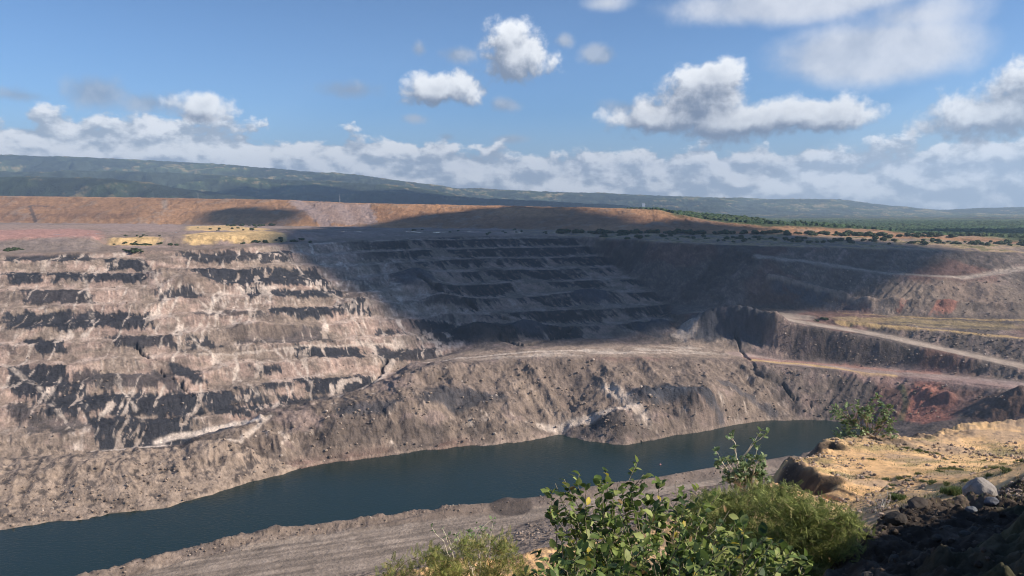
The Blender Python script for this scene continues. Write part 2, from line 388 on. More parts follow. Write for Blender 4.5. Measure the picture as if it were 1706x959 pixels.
def sdf(X, Y, poly, pad=80):
    """signed distance to a ground polygon, negative inside"""
    poly = np.asarray(poly); out = np.full(X.shape, float(pad) * 2)
    x0, y0 = poly.min(0) - pad; x1, y1 = poly.max(0) + pad
    m = (X > x0) & (X < x1) & (Y > y0) & (Y < y1)
    x = X[m]; y = Y[m]
    if len(x) == 0: return out
    d = np.full(x.shape, 1e12); s = np.ones(x.shape)
    for i in range(len(poly)):
        a = poly[i]; b = poly[i - 1]; e = b - a; w0 = x - a[0]; w1 = y - a[1]
        t = np.clip((w0 * e[0] + w1 * e[1]) / max(e @ e, 1e-9), 0, 1)
        q0 = w0 - e[0] * t; q1 = w1 - e[1] * t; d = np.minimum(d, q0 * q0 + q1 * q1)
        c1 = y >= a[1]; c2 = y < b[1]; c3 = e[0] * w1 > e[1] * w0
        fl = (c1 & c2 & c3) | (~c1 & ~c2 & ~c3); s[fl] *= -1
    out[m] = s * np.sqrt(d); return out
def dline(X, Y, pts, pad=60):
    """distance to a ground polyline"""
    pts = np.asarray(pts); out = np.full(X.shape, float(pad) * 2)
    x0, y0 = pts.min(0) - pad; x1, y1 = pts.max(0) + pad
    m = (X > x0) & (X < x1) & (Y > y0) & (Y < y1); x = X[m]; y = Y[m]; d = np.full(x.shape, 1e12)
    for i in range(1, len(pts)):
        a = pts[i]; e = pts[i - 1] - a; w0 = x - a[0]; w1 = y - a[1]
        t = np.clip((w0 * e[0] + w1 * e[1]) / max(e @ e, 1e-9), 0, 1)
        d = np.minimum(d, (w0 - e[0] * t) ** 2 + (w1 - e[1] * t) ** 2)
    out[m] = np.sqrt(d); return out
def xy(l): return np.array([p[:2] for p in l])
#@@TERRAIN
# ------------------------------------------------------------------ materials
def new_mat(name):
    m = bpy.data.materials.new(name); m.use_nodes = True; t = m.node_tree; t.nodes.clear(); return m, t
def ground_mat(name, scales, bump, var=.35, rough=.95):
    """albedo from the surveyed colours, broken up by fractal noise; bump on the same noise"""
    m, t = new_mat(name); n = t.nodes; l = t.links
    o = n.new('ShaderNodeOutputMaterial'); b = n.new('ShaderNodeBsdfPrincipled'); l.new(b.outputs[0], o.inputs[0])
    b.inputs['Roughness'].default_value = rough; b.inputs['Specular IOR Level'].default_value = .15
    at = n.new('ShaderNodeAttribute'); at.attribute_name = 'Col'; tc = n.new('ShaderNodeTexCoord')
    fac = None; hgt = None
    for sc, w in scales:
        z = n.new('ShaderNodeTexNoise'); z.inputs['Scale'].default_value = sc; z.inputs['Detail'].default_value = 5; z.inputs['Roughness'].default_value = .65
        l.new(tc.outputs['Object'], z.inputs['Vector'])
        k = n.new('ShaderNodeMath'); k.operation = 'MULTIPLY_ADD'; l.new(z.outputs['Fac'], k.inputs[0]); k.inputs[1].default_value = w
        if fac is None: k.inputs[2].default_value = 0
        else: l.new(fac, k.inputs[2])
        fac = k.outputs[0]
    mr = n.new('ShaderNodeMapRange'); l.new(fac, mr.inputs[0]); ws = sum(w for _, w in scales)
    mr.inputs[1].default_value = ws * .3; mr.inputs[2].default_value = ws * .7; mr.inputs[3].default_value = 1 - var; mr.inputs[4].default_value = 1 + var
    mx = n.new('ShaderNodeVectorMath'); mx.operation = 'SCALE'; l.new(at.outputs['Color'], mx.inputs[0]); l.new(mr.outputs[0], mx.inputs['Scale'])
    l.new(mx.outputs[0], b.inputs['Base Color'])
    bp = n.new('ShaderNodeBump'); bp.inputs['Strength'].default_value = 1; bp.inputs['Distance'].default_value = bump; l.new(fac, bp.inputs['Height'])
    l.new(bp.outputs[0], b.inputs['Normal'])
    return m
MAT_PIT = ground_mat('pit_rock', [(.12, 1), (.6, .8)], .9)
MAT_NEAR = ground_mat('near_earth', [(3.0, 1), (14.0, .6)], .06, .28)
MAT_FAR = ground_mat('far_land', [(.02, 1), (.09, 1)], 6.0, .35)

C = {k: np.array(v) for k, v in dict(pink=(.43, .30, .235), tan=(.31, .235, .18), pale=(.60, .49, .40), coal=(.032, .034, .041), spoil=(.205, .155, .122), spoil2=(.11, .086, .072),
     grey=(.145, .115, .098), dgrey=(.07, .058, .054), road=(.34, .27, .215), dump=(.42, .23, .12), dump2=(.31, .17, .095), red=(.40, .17, .12), yellow=(.62, .42, .20), ochre=(.50, .34, .17),
     green=(.075, .095, .038), forest=(.032, .052, .024), sand=(.82, .52, .26), sand2=(.66, .40, .19), gravel=(.34, .26, .20), bank=(.05, .038, .03), mauve=(.33, .24, .205)).items()}

# ------------------------------------------------------------------ the pit
SX, SY = .876, .483
fw_poly = np.concatenate([xy(foot), xy([D(870, 566, 612), D(960, 562, 625), D(1060, 560, 640), D(1130, 568, 636), D(1125, 545, 660), D(1115, 508, 736), D(1080, 480, 775), D(1030, 445, 850)]), xy(rim[:11][::-1])])
def blend(c, col, m): return c + (col - c) * m[..., None]
def build_pit():
    X, Y = grid(radii([(60, 230, .02), (230, 1000, .0025)]), AZ_MID)
    Z0 = tin(X, Y); Z1 = blur(Z0, 3)
    s = X * SX + Y * SY; t = X * SY - Y * SX
    wx, wy = fbm(X / 40, Y / 40, 3, 5), fbm(X / 40, Y / 40, 3, 9)
    dfw = sdf(X, Y, fw_poly); FW = sstep(dfw + 6 * wx, 6, -6)
    big = fbm(X / 60, Y / 60, 5, 21); med = fbm(X / 14, Y / 14, 5, 31, .55); fine = fbm(X / 3.5, Y / 3.5, 4, 41, .6)
    rg = ridged(X / 22 + wx, Y / 22 + wy, 5, 51, .55)
    # bench faces of the footwall
    calm = lerp(1, .35, sstep(s, 170, 300)); q = (Z1 + 150 + calm * (4.0 * fbm(s / 120, t / 200, 3, 62) + 1.6 * big + 2.2 * fbm(s / 28, t / 90, 4, 61))) / 9.6
    k = np.floor(q); f = q - k
    prof = np.where(f < .40, .08 * f / .40, np.where(f < .95, .08 + .92 * (f - .40) / .55, 1.0))
    Zt = Z1 + (prof - f) * 9.6 * (.72 + .25 * fbm(s / 50, k * 2.1, 3, 63)) + med * .5 * sstep(dfw, 0, -20)
    rill = ridged((s + 2.5 * wx) / 3.2, t / 30, 3, 71, .6)
    Zt = Zt + (rill - .5) * 1.3 * sstep(f, .35, .8) + fine * .35
    # roads stay smooth
    roads = [([(1290, 528), (1360, 541), (1430, 552), (1500, 566), (1600, 588), (1706, 611), (1850, 638)], 12), ([(1230, 524), (1300, 527), (1340, 530)], 14), ([(1230, 590), (1300, 603), (1400, 612), (1500, 621), (1600, 630), (1706, 643), (1850, 668)], 12),
             ([(300, 990), (600, 905), (900, 848), (1100, 806), (1300, 776), (1420, 750)], 15), ([(0, 1090), (300, 990)], 16)]
    RD = np.zeros(X.shape)
    for pts, w in roads: RD = np.maximum(RD, sstep(dline(X, Y, hp(pts)) + 1.5 * med, w + 2, w - 3))
    rb0 = sdf(X, Y, np.concatenate([xy(crest), xy(road_in)[::-1]])); dc0 = dline(X, Y, xy(crest)); RD = np.maximum(RD, sstep(rb0, 0, -3) * sstep(dc0, 8, 11) * (Y < 480))
    # right-hand walls: rills run down the fall line
    ux, uy = -.62, .78
    s2 = X * ux + Y * uy
    rill2 = ridged((s2 + 3 * wy) / 4.0, (X * uy - Y * ux) / 26, 4, 81, .6)
    steep = np.hypot(np.gradient(Z1, axis=0) / np.maximum(np.hypot(np.gradient(X, axis=0), np.gradient(Y, axis=0)), 1e-6), 0); steep = blur(np.abs(steep), 4)
    wall = (1 - FW) * sstep(steep, .2, .45) * (Y > 240)
    Zo = Z1 + wall * ((rill2 - .5) * 2.4 * (.35 + .9 * vnoise(s2 / 30, Y / 30, 83)) + 1.6 * med + 2.2 * big) + (1 - wall) * .0
    # spoil between the lake and the footwall
    slump_poly = np.concatenate([xy(far_shore[:16]), hp([(1330, 690), (1285, 640), (1240, 602), (1150, 600), (1000, 600), (870, 600), (760, 608), (700, 605)]), xy(foot[:10][::-1])])
    SLp = sstep(sdf(X, Y, slump_poly) + 4 * wx, 5, -8)
    gul = ridged((s + 6 * wx) / 26, t / 70, 4, 64, .55); shy = .25 + .75 * sstep(Z1, -150, -141); Zo = Zo + SLp * shy * ((rg - .55) * 3.4 + (gul - .6) * 8.5 + big * 3.4 + med * 1.5 + fine * .55)
    Zo = Zo + (1 - SLp) * (1 - RD) * (med * .9 + fine * .45)
    near_low = sstep(Y, 330, 250)
    # berm beside the haul road: tipped heaps
    dc = dline(X, Y, xy(crest)); heap = sstep(dc, 9, 1)
    Zo = Zo + heap * (vnoise(X / 9, Y / 9, 91) * 1.8 - .6 + fine * .6)
    cone = hit(850, 838); rc = np.hypot(X - cone[0], Y - cone[1]); Zo = np.maximum(Zo, np.where(rc < 14, -144 + 3.6 - rc * .62, -999))
    # piles: rounded dumps along the end of the terrace
    for (px, py, rr, hh) in [(1170, 548, 26, 9), (1240, 556, 24, 9), (1215, 543, 15, 5), (1290, 560, 16, 5), (600, 512, 26, 7), (690, 470, 34, 9), (270, 462, 18, 6), (320, 470, 24, 7), (800, 560, 26, 9), (740, 505, 30, 7), (880, 548, 24, 7), (420, 545, 20, 4), (985, 495, 30, 6), (1090, 548, 24, 7), (1075, 660, 9, 7), (1105, 655, 9, 4), (1160, 668, 14, 3), (1030, 718, 14, 4), (1700, 688, 26, 15), (1545, 655, 9, 5), (1580, 665, 7, 5)]:
        h = hit(px, py); r_ = np.hypot(X - h[0], Y - h[1]) / rr; Zo = Zo + hh * np.exp(-r_ * r_ * 1.6) * (1 + .3 * med); Zt = Zt + hh * np.exp(-r_ * r_ * 1.6) * (1 + .3 * med)
    Zz = lerp(Zo, Zt, FW)
    Zz = lerp(Zz, Z1 + 3.2 * RD * (1 - RD) + fine * .08 + .25 * vnoise((X * .97 + Y * .2) / 30, (Y * .97 - X * .2) / 3, 17), RD * (Z1 > -149))
    # open cracks
    cracks = [([(185, 555), (225, 572), (262, 598), (272, 622), (300, 632), (318, 655), (322, 675)], 1.5, 3), ([(1228, 578), (1247, 600), (1258, 618), (1272, 632), (1300, 645), (1318, 664), (1345, 672)], 1.7, 3.0), ([(640, 600), (628, 625), (600, 650)], 2, 3), ([(820, 560), (870, 575), (900, 570), (960, 545)], 3, 4), ([(700, 470), (760, 500), (840, 530), (900, 545)], 4, 5)]
    CR = np.zeros(X.shape); n1_ = fbm(X / 12, Y / 12, 3, 105)
    for pts, w, dep in cracks:
        m = sstep(dline(X + 4 * med + 3 * wx, Y + 4 * fine + 4 * wy, hp(pts)), w, w * .3) * sstep(n1_, -.35, .1); CR = np.maximum(CR, m); Zz = Zz - dep * m
    Zz = Zz + 4.5 * np.exp(-(dline(X, Y, hp([(1282, 470), (1330, 478), (1400, 492), (1450, 510)])) / 5) ** 2) + 3.5 * np.exp(-(dline(X, Y, hp([(1440, 508), (1520, 507), (1706, 512)])) / 4) ** 2)
    # ---------------- colour
    shp = X.shape
    c = np.ones(shp + (3,)) * C['grey']
    n1 = fbm(X / 25, Y / 25, 5, 101, .6); n2 = fbm(X / 7, Y / 7, 5, 111, .65); n3 = fbm(X / 90, Y / 90, 4, 121)
    # right-hand walls and everything else
    c = blend(c, C['mauve'] * .62, sstep(n1 + .6 * n2, -.15, .5)); c = blend(c, C['spoil2'], sstep(n3, -.1, .4) * .6)
    speck = sstep(fbm(X / 2.2, Y / 2.2, 3, 131, .7), .18, .5); c = blend(c, C['tan'], speck * .6 * (Y > 240))
    str2 = sstep(rill2 + .4 * n2, .72, .95); c = blend(c, C['mauve'], str2 * .45)
    str3 = sstep(vnoise((s2 + 3 * wy) / 26, (X * uy - Y * ux) / 70, 141) + .25 * n1, .45, .6); c = blend(c, C['dgrey'], str3 * .6); c = blend(c, C['red'] * .6, sstep(vnoise((s2 + 5 * wy) / 34, (X * uy - Y * ux) / 50, 143) + .2 * n1, .62, .8) * .35)
    c = c * lerp(1, .66, sstep(X + 12 * wx, 330, 240) * sstep(Y, 640, 700))[..., None]  # end wall's dark rock, colour lowered further to deepen the cloud shade
    # footwall
    a = np.ones(shp + (3,)) * C['tan']
    a = blend(a, C['pink'], sstep(n1 + .5 * n2, -.35, .3)); a = blend(a, C['spoil'], sstep(fbm(s / 40, t / 30, 5, 151, .6), .08, .4) * .7)
    berm = sstep(f, .48, .3) * sstep(f, -.02, .1); a = blend(a, C['pale'], berm * sstep(n2 + n1, -.3, .4) * .35)
    wash = sstep(ridged((s + 7 * wx + .25 * t) / 11, t / 55, 4, 161, .6) + .12 * n2, .72, .86); 
    rl = sstep(rill + .25 * n2, .66, .9)
    rt_ = sstep(s + 15 * wx, 205, 290); wash = wash * (1 - .65 * rt_); rl = rl * (1 - .5 * rt_)  # pale streaks painted fainter where the cloud shade lies
    # coal seams: each crops out along the top of a bench face, its foot cut by rills
    pres = fbm(s / 42, k * 3.7, 4, 171, .55) + .35 * fbm(s / 9, k * 1.9, 3, 181)
    dep = sstep(dfw, -4, -30)
    gl = .10 + .16 * sstep(s, 100, 420) + .10 * sstep(Z1, -60, -105) - .22 * sstep(Z1, -50, -38) * sstep(s, 150, 0)
    rag = .30 * fbm(s / 2.4, t / 14, 3, 191, .6) + .16 * n2 + .15 * n1
    flo = .84 - .56 * sstep(pres + gl, -.2, .6)
    coal = sstep(f + rag, flo, flo + .07) * sstep(f, 1.0, .95) * sstep(pres + gl + .15 * n2, -.04, .10)
    coal = coal * (1 - .8 * rl * sstep(n1, -.4, .3)) * (1 - .75 * wash) * (1 - .5 * sstep(n2, .25, .5))
    coal = coal * lerp(.22, 1, sstep(s + 20 * wx, 205, 300))
    streak = fbm(s / 2.0, t / 16, 4, 192, .65); coarse = fbm(s / 9, t / 12, 4, 193, .6)
    for (x0, x1, y0, y1, st_) in [(0, 130, 160, 195, 1), (145, 470, 162, 195, .9), (640, 1060, 152, 208, 1), (60, 290, 218, 265, .8), (520, 640, 225, 250, .8), (820, 1130, 218, 250, 1), (0, 490, 298, 355, .9), (640, 900, 295, 312, .6), (870, 1050, 275, 310, .9),
            (1030, 1215, 280, 310, 1), (75, 205, 385, 435, .9), (365, 575, 372, 412, .8), (610, 700, 378, 412, .8), (760, 1080, 355, 400, .6), (980, 1195, 412, 448, 1), (1240, 1450, 410, 458, .8), (0, 215, 478, 570, 1), (220, 570, 490, 545, .7),
            (560, 650, 470, 528, .9), (820, 930, 472, 500, 1), (870, 980, 533, 548, .8), (980, 1250, 515, 560, .9), (90, 650, 560, 640, .95), (280, 650, 640, 740, .95), (0, 90, 590, 660, .7), (640, 780, 560, 645, .9), (765, 870, 545, 605, .9), (830, 920, 600, 635, .9),
            (930, 1100, 575, 612, .95), (1130, 1320, 600, 625, .6), (60, 280, 640, 700, .6), (0, 290, 100, 130, .8), (330, 480, 120, 150, .9), (600, 960, 95, 130, .8), (1370, 1520, 330, 400, .9), (1250, 1340, 355, 368, .8), (0, 60, 405, 440, .5), (1500, 1700, 340, 420, .7)]:
        x0, x1, y0, y1 = x0 / 2, x1 / 2, 370 + y0 / 2, 370 + y1 / 2; sk = (y1 - y0) * .7
        P_ = hp([(x0, y0), ((x0 + x1) / 2, y0), (x1, y0), (x1 + sk, y1), ((x0 + x1) / 2 + sk, y1), (x0 + sk, y1)])
        d_ = sdf(X, Y, P_, 14) + 5.5 * streak + 7 * coarse + .4; coal = np.maximum(coal, min(1, st_ + .15) * sstep(d_, 2.6, -1.4) * (1 - .8 * sstep(wash + .3 * n2, .5, .9)))
    # dark rock left bare below the seams
    dk = sstep(fbm(s / 16, t / 22, 5, 201, .6) + .3 * n2, .22, .42) * .55
    a = blend(a, C['spoil2'] * .9, dk * .5)
    a = blend(a, C['pale'], np.clip(wash * .9 * sstep(n1, -.6, .2) + rl * .24 * sstep(f, .3, .6), 0, 1))
    a = blend(a, C['coal'], np.clip(coal, 0, 1) * .97)
    # coal-rich right half of the footwall, colour also darkened to deepen the cloud shade
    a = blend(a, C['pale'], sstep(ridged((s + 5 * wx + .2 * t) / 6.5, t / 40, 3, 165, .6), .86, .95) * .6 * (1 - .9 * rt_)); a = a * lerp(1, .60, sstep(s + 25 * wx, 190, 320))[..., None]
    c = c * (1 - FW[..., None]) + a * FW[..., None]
    # slumped spoil
    b = np.ones(shp + (3,)) * C['spoil']
    b = blend(b, C['spoil2'], sstep(n1, .0, .35) * .8); b = blend(b, C['tan'], sstep(n2 * .5 + n1 * .8 + big * .4, .02, .42) * .7); b = blend(b, C['pale'], sstep(fbm(X / 6, Y / 10, 5, 211, .7), .28, .55) * .7)
    b = blend(b, C['mauve'], sstep(n3, .0, .3) * .4); b = blend(b, C['dgrey'], sstep(ridged(X / 9 + wy, Y / 7, 4, 221, .6), .82, .93) * .4)
    b = blend(b, C['spoil2'], sstep(fbm(X / 34, Y / 20, 5, 233, .6), .02, .3) * .75); b = blend(b, C['mauve'] * .9, sstep(fbm(X / 28, Y / 17, 5, 235, .6), .1, .35) * .6)
    slab = sstep(fbm(X / 22, Y / 14, 5, 231, .65), .22, .42); b = blend(b, C['dgrey'] * 1.2, slab * .5)
    c = c * (1 - SLp[..., None]) + b * SLp[..., None]
    def poly(pts, col, w=4.0, amp=4.0, st=1.0, mod=None):
        nonlocal c
        m = sstep(sdf(X, Y, hp(pts)) + amp * (n2 * 1.2 + n1 * .5), w, -w) * st
        if mod is not None: m = m * mod
        c = blend(c, col, m)
    def line(pts, col, w, st=1.0, amp=2.0, mod=None):
        nonlocal c
        m = sstep(dline(X, Y, hp(pts)) + amp * n2, w, w * .35) * st
        if mod is not None: m = m * mod
        c = blend(c, col, m)
    nm = sstep(n2, -.45, .25) * lerp(1, .3, sstep(s, 230, 330))  # veins fade in colour towards the cloud-shaded side
    # brown mound and its plateau
    poly([(672, 625), (760, 604), (870, 597), (1000, 597), (1150, 597), (1235, 601), (1245, 650), (1100, 690), (930, 715), (760, 668), (700, 668)], C['spoil'] * 1.08, 6, 6, .8)
    poly([(395, 0), (396, 0), (397, 1)], C['spoil'], 1, 0, 0) if False else None
    line([(860, 640), (905, 668), (935, 712)], C['tan'], 9, .8, 5); line([(1010, 645), (1060, 672), (1075, 700)], C['pale'], 7, .6, 4)
    line([(900, 712), (960, 708), (1010, 690), (1060, 672)], C['pale'], 5, .75, 3)
    poly([(690, 603), (780, 585), (870, 582), (1000, 573), (1200, 572), (1250, 585), (1240, 598), (1150, 596), (1000, 596), (870, 596), (760, 604)], C['tan'], 5, 4, .9)
    poly([(770, 600), (880, 590), (1010, 580), (1150, 578), (1235, 590), (1100, 590), (960, 592), (860, 597)], C['pale'] * .92, 4, 6, .8, sstep(fbm(X / 18, Y / 5, 4, 241), -.35, .3))
    line([(690, 607), (780, 596), (880, 586), (980, 583)], C['pale'], 2.6, .9, 1.5)
    # dark band on the slump and coal knolls
    poly([(690, 668), (740, 656), (820, 658), (850, 668), (800, 680), (740, 688), (700, 684)], C['coal'] * 1.4, 4, 6, .8)
    poly([(560, 676), (640, 668), (665, 672), (650, 686), (570, 690)], C['coal'] * 1.6, 3, 5, .75)
    poly([(1060, 664), (1110, 645), (1180, 650), (1220, 672), (1180, 690), (1090, 690)], C['dgrey'], 4, 9, .8, sstep(ridged((X + Y * .8) / 7, (X - Y) / 30, 4, 255, .6) + .3 * n1, .45, .7))
    poly([(1090, 700), (1150, 690), (1260, 690), (1330, 695), (1250, 705), (1150, 722), (1000, 735)], C['spoil'] * 1.05, 5, 5, .5)
    poly([(295, 725), (345, 712), (385, 712), (390, 724), (330, 735)], C['coal'] * 1.7, 2.5, 2, .9)
    poly([(265, 765), (345, 748), (380, 745), (350, 760), (280, 776)], C['dgrey'], 3, 3, .6)
    # white tracks at the foot of the footwall
    line([(-200, 775), (0, 762), (90, 758), (180, 748), (270, 738)], C['pale'] * 1.1, 5, 1, 1.2); line([(265, 730), (300, 722), (340, 716), (400, 703), (430, 697)], C['pale'] * 1.12, 5.5, 1, 1.2)
    line([(120, 785), (200, 775), (290, 758), (400, 742), (450, 690)], C['pale'] * .95, 2.4, .8, 1.5)
    line([(60, 790), (120, 800), (30, 835), (0, 850)], C['pale'] * .9, 2.2, .7, 2)
    # pale veins over the footwall
    for pts in [[(230, 425), (260, 470), (285, 520), (330, 570), (390, 620), (430, 655)], [(330, 500), (400, 540), (470, 590), (520, 640)], [(500, 455), (560, 500), (600, 545), (640, 600)], [(140, 455), (150, 500), (155, 540)], [(0, 600), (60, 640), (110, 700), (130, 745)],
                [(190, 590), (200, 640), (240, 700)], [(640, 520), (700, 565), (740, 570)], [(430, 400), (520, 470), (600, 520)]]:
        line(pts, C['pale'], 2.0, .9, 4.5, nm)
    line([(330, 590), (450, 582), (560, 575), (650, 572)], C['pale'], 1.6, .6, 1.2)
    line([(560, 660), (620, 640), (655, 600)], C['pale'], 3, .6, 2)
    # brown heaps lying on the footwall
    for p_ in [[(235, 450), (270, 440), (330, 462), (365, 480), (300, 480)], [(240, 420), (285, 418), (290, 440), (245, 435)], [(380, 548), (470, 540), (500, 548), (470, 560), (390, 562)]]: poly(p_, C['spoil'], 3, 3, .8)
    # rim zone, left: spoil strips and the yellow quarried step
    up = sstep(dfw, -3, 5) * (Z1 > -60) * (Y > 560) * sstep(X, 120, 60)
    c = blend(c, C['mauve'] * .95, up * .9); c = blend(c, C['spoil'], up * sstep(n1, 0, .3) * .7)
    # pit roads, terrace tops
    poly([(1140, 520), (1230, 515), (1330, 524), (1290, 531), (1200, 529)], C['road'] * .8, 6, 5, .85)
    line(roads[0][0], C['road'] * 1.15, 13, .95, 2); line(roads[2][0], C['mauve'] * 1.2, 13, .9, 3); line(roads[1][0], C['road'], 12, .8, 4)
    line([(1240, 596), (1330, 603), (1430, 612), (1560, 622)], C['red'] * 1.0, 4, .45, 3); line([(1255, 600), (1330, 606), (1390, 613), (1440, 622), (1490, 626)], C['yellow'] * .9, 4.0, .9, 2)
    poly([(1400, 616), (1600, 630), (1706, 645), (1706, 652), (1560, 637), (1400, 622)], C['mauve'] * 1.1 + np.array([.04, 0, 0]), 4, 3, .6)
    line([(1400, 536), (1480, 542), (1560, 549), (1640, 557), (1706, 563)], C['yellow'] * .8, 4.5, .85, 2.5)
    poly([(1380, 527), (1500, 530), (1706, 540), (1706, 550), (1560, 545), (1420, 536)], C['ochre'] * .7 + C['green'] * .5, 5, 8, .6)
    line([(1400, 521), (1480, 526), (1560, 530), (1706, 533)], C['yellow'] * .7, 3.0, .8, 2.5); line([(1480, 536), (1560, 541), (1640, 545), (1706, 548)], C['dgrey'] * 1.3, 4.0, .6, 3)
    line([(1265, 426), (1330, 434), (1400, 444), (1480, 455), (1560, 460), (1620, 461)], C['road'] * 1.0, 8, .9, 2); line([(1600, 462), (1650, 456), (1706, 446), (1850, 436)], C['road'] * 1.25, 10, .9, 2)
    poly([(1500, 470), (1620, 466), (1706, 470), (1706, 528), (1600, 527), (1460, 520), (1440, 500)], C['tan'] * .8, 8, 8, .75)
    poly([(1505, 505), (1600, 505), (1590, 524), (1500, 524)], C['red'] * .85, 4, 9, .8, sstep(fbm((s2) / 7, X / 60, 3, 251), -.1, .2))
    poly([(1280, 470), (1360, 478), (1430, 508), (1400, 520), (1330, 505), (1285, 488)], C['coal'] * 1.8, 4, 6, .8, sstep(n2, -.3, .1))
    line([(1282, 470), (1330, 478), (1400, 492), (1450, 512), (1490, 525)], C['tan'], 5, .7, 4)
    for (x_, y_, r_x) in [(1170, 546, 24), (1240, 553, 22), (880, 548, 20), (1090, 548, 22), (985, 495, 26), (690, 470, 26)]:
        h = hit(x_, y_); c = blend(c, C['coal'] * 1.7, sstep(np.hypot(X - h[0], Y - h[1]) + 7 * n2 + 5 * n1, r_x, r_x * .55) * .85)
    poly([(1140, 545), (1120, 565), (1140, 575), (1165, 560), (1160, 545)], C['pale'] * .8, 2, 5, .7)
    poly([(1058, 668), (1075, 645), (1110, 640), (1150, 648), (1140, 665), (1090, 672)], C['coal'] * 1.6, 3, 5, .9)
    line([(1110, 650), (1160, 655), (1200, 690)], C['coal'] * 1.8, 5, .7, 6); line([(1200, 640), (1250, 665), (1290, 690)], C['coal'] * 2, 4, .6, 5); line([(1290, 625), (1310, 650), (1290, 660)], C['dgrey'], 5, .7, 5)
    poly([(985, 735), (1030, 712), (1090, 690), (1050, 690), (990, 712), (955, 722)], C['dgrey'] * 1.3, 3, 5, .8)
    # red slip face
    poly([(1535, 634), (1570, 640), (1600, 668), (1585, 700), (1540, 705), (1500, 690), (1515, 660)], C['red'], 4, 4, .85); poly([(1560, 640), (1640, 648), (1610, 690), (1570, 690)], C['spoil2'] + np.array([.05, 0, 0]), 4, 5, .7)
    poly([(1620, 655), (1706, 658), (1760, 700), (1640, 720), (1590, 715)], C['spoil2'] + np.array([.05, .01, 0]), 4, 4, .8)
    line([(1500, 640), (1510, 670), (1500, 700)], C['green'] * 1.4, 3, .5)
    # haul road, berm, rubble
    rdm = (Y < 480) & (Z1 < -140)
    lane = sstep(fbm((X * .94 + Y * .35) / 70, (Y * .94 - X * .35) / 2.6, 4, 261, .65), -.35, .35)
    rcol = lerp(C['road'] * .62, C['road'] * .95, lane[..., None])
    rb = sdf(X, Y, np.concatenate([xy(crest), xy(road_in)[::-1]])); m = sstep(rb + 1.5 * n2, 1, -2) * (Y < 480); c = c * (1 - m[..., None]) + rcol * m[..., None]
    m = sstep(dc + 2 * n2, 10, 6) * (Y < 520); c = blend(c, C['spoil'] * 1.05, m * .85); c = blend(c, C['dgrey'] * 1.5, m * sstep(vnoise(X / 14, Y / 14, 271), .62, .75) * .5)
    c = blend(c, C['spoil2'] * .9, sstep(rc, 12, 10))
    m = sstep(rb, 0, 4) * sstep(dc, 20, 30) * (Y < 420) * (Z1 < -90); c = blend(c, C['tan'] * 1.0, m); c = blend(c, C['dgrey'], m * sstep(fbm(X / 4, Y / 4, 4, 281, .65), .12, .35) * .8)
    # wet dark line and pale scum line at the water
    wl = sstep(np.abs(Zz + 149.3), .9, .2) * (Y > 300); c = blend(c, C['tan'] * 1.1, wl * .55)
    c = blend(c, C['coal'], CR * .8)
    grain = fbm(X / 1.3, Y / 1.3, 3, 291, .75); clod = ridged(X / 2.6, Y / 2.6, 3, 292, .7)
    c = c * np.clip(1 + .30 * n2 + .16 * fine + .38 * grain * (1 - RD * .8) + .35 * (clod - .6) * (1 - RD), .35, 2)[..., None]
    # plain colour beyond the rim carries on into the plain patch
    global PIT_EDGE
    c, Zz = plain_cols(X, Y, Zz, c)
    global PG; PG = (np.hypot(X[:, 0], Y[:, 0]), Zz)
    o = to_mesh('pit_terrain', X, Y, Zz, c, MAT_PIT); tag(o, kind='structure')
    return o
rim_xy = xy(rim)
def rim_side(X, Y):
    poly = np.concatenate([rim_xy, [[3000, 900], [3000, 4000], [-4000, 4000], [-4000, 600]]])
    return sdf(X, Y, poly, 400)        # negative beyond the rim
dump_poly = np.concatenate([xy(base[:9]), xy(top[::-1])]); dump_top_poly = np.concatenate([xy(top[:8]), np.array([[p[0] * 1.25, p[1] * 1.25] for p in top[:8]])[::-1]])
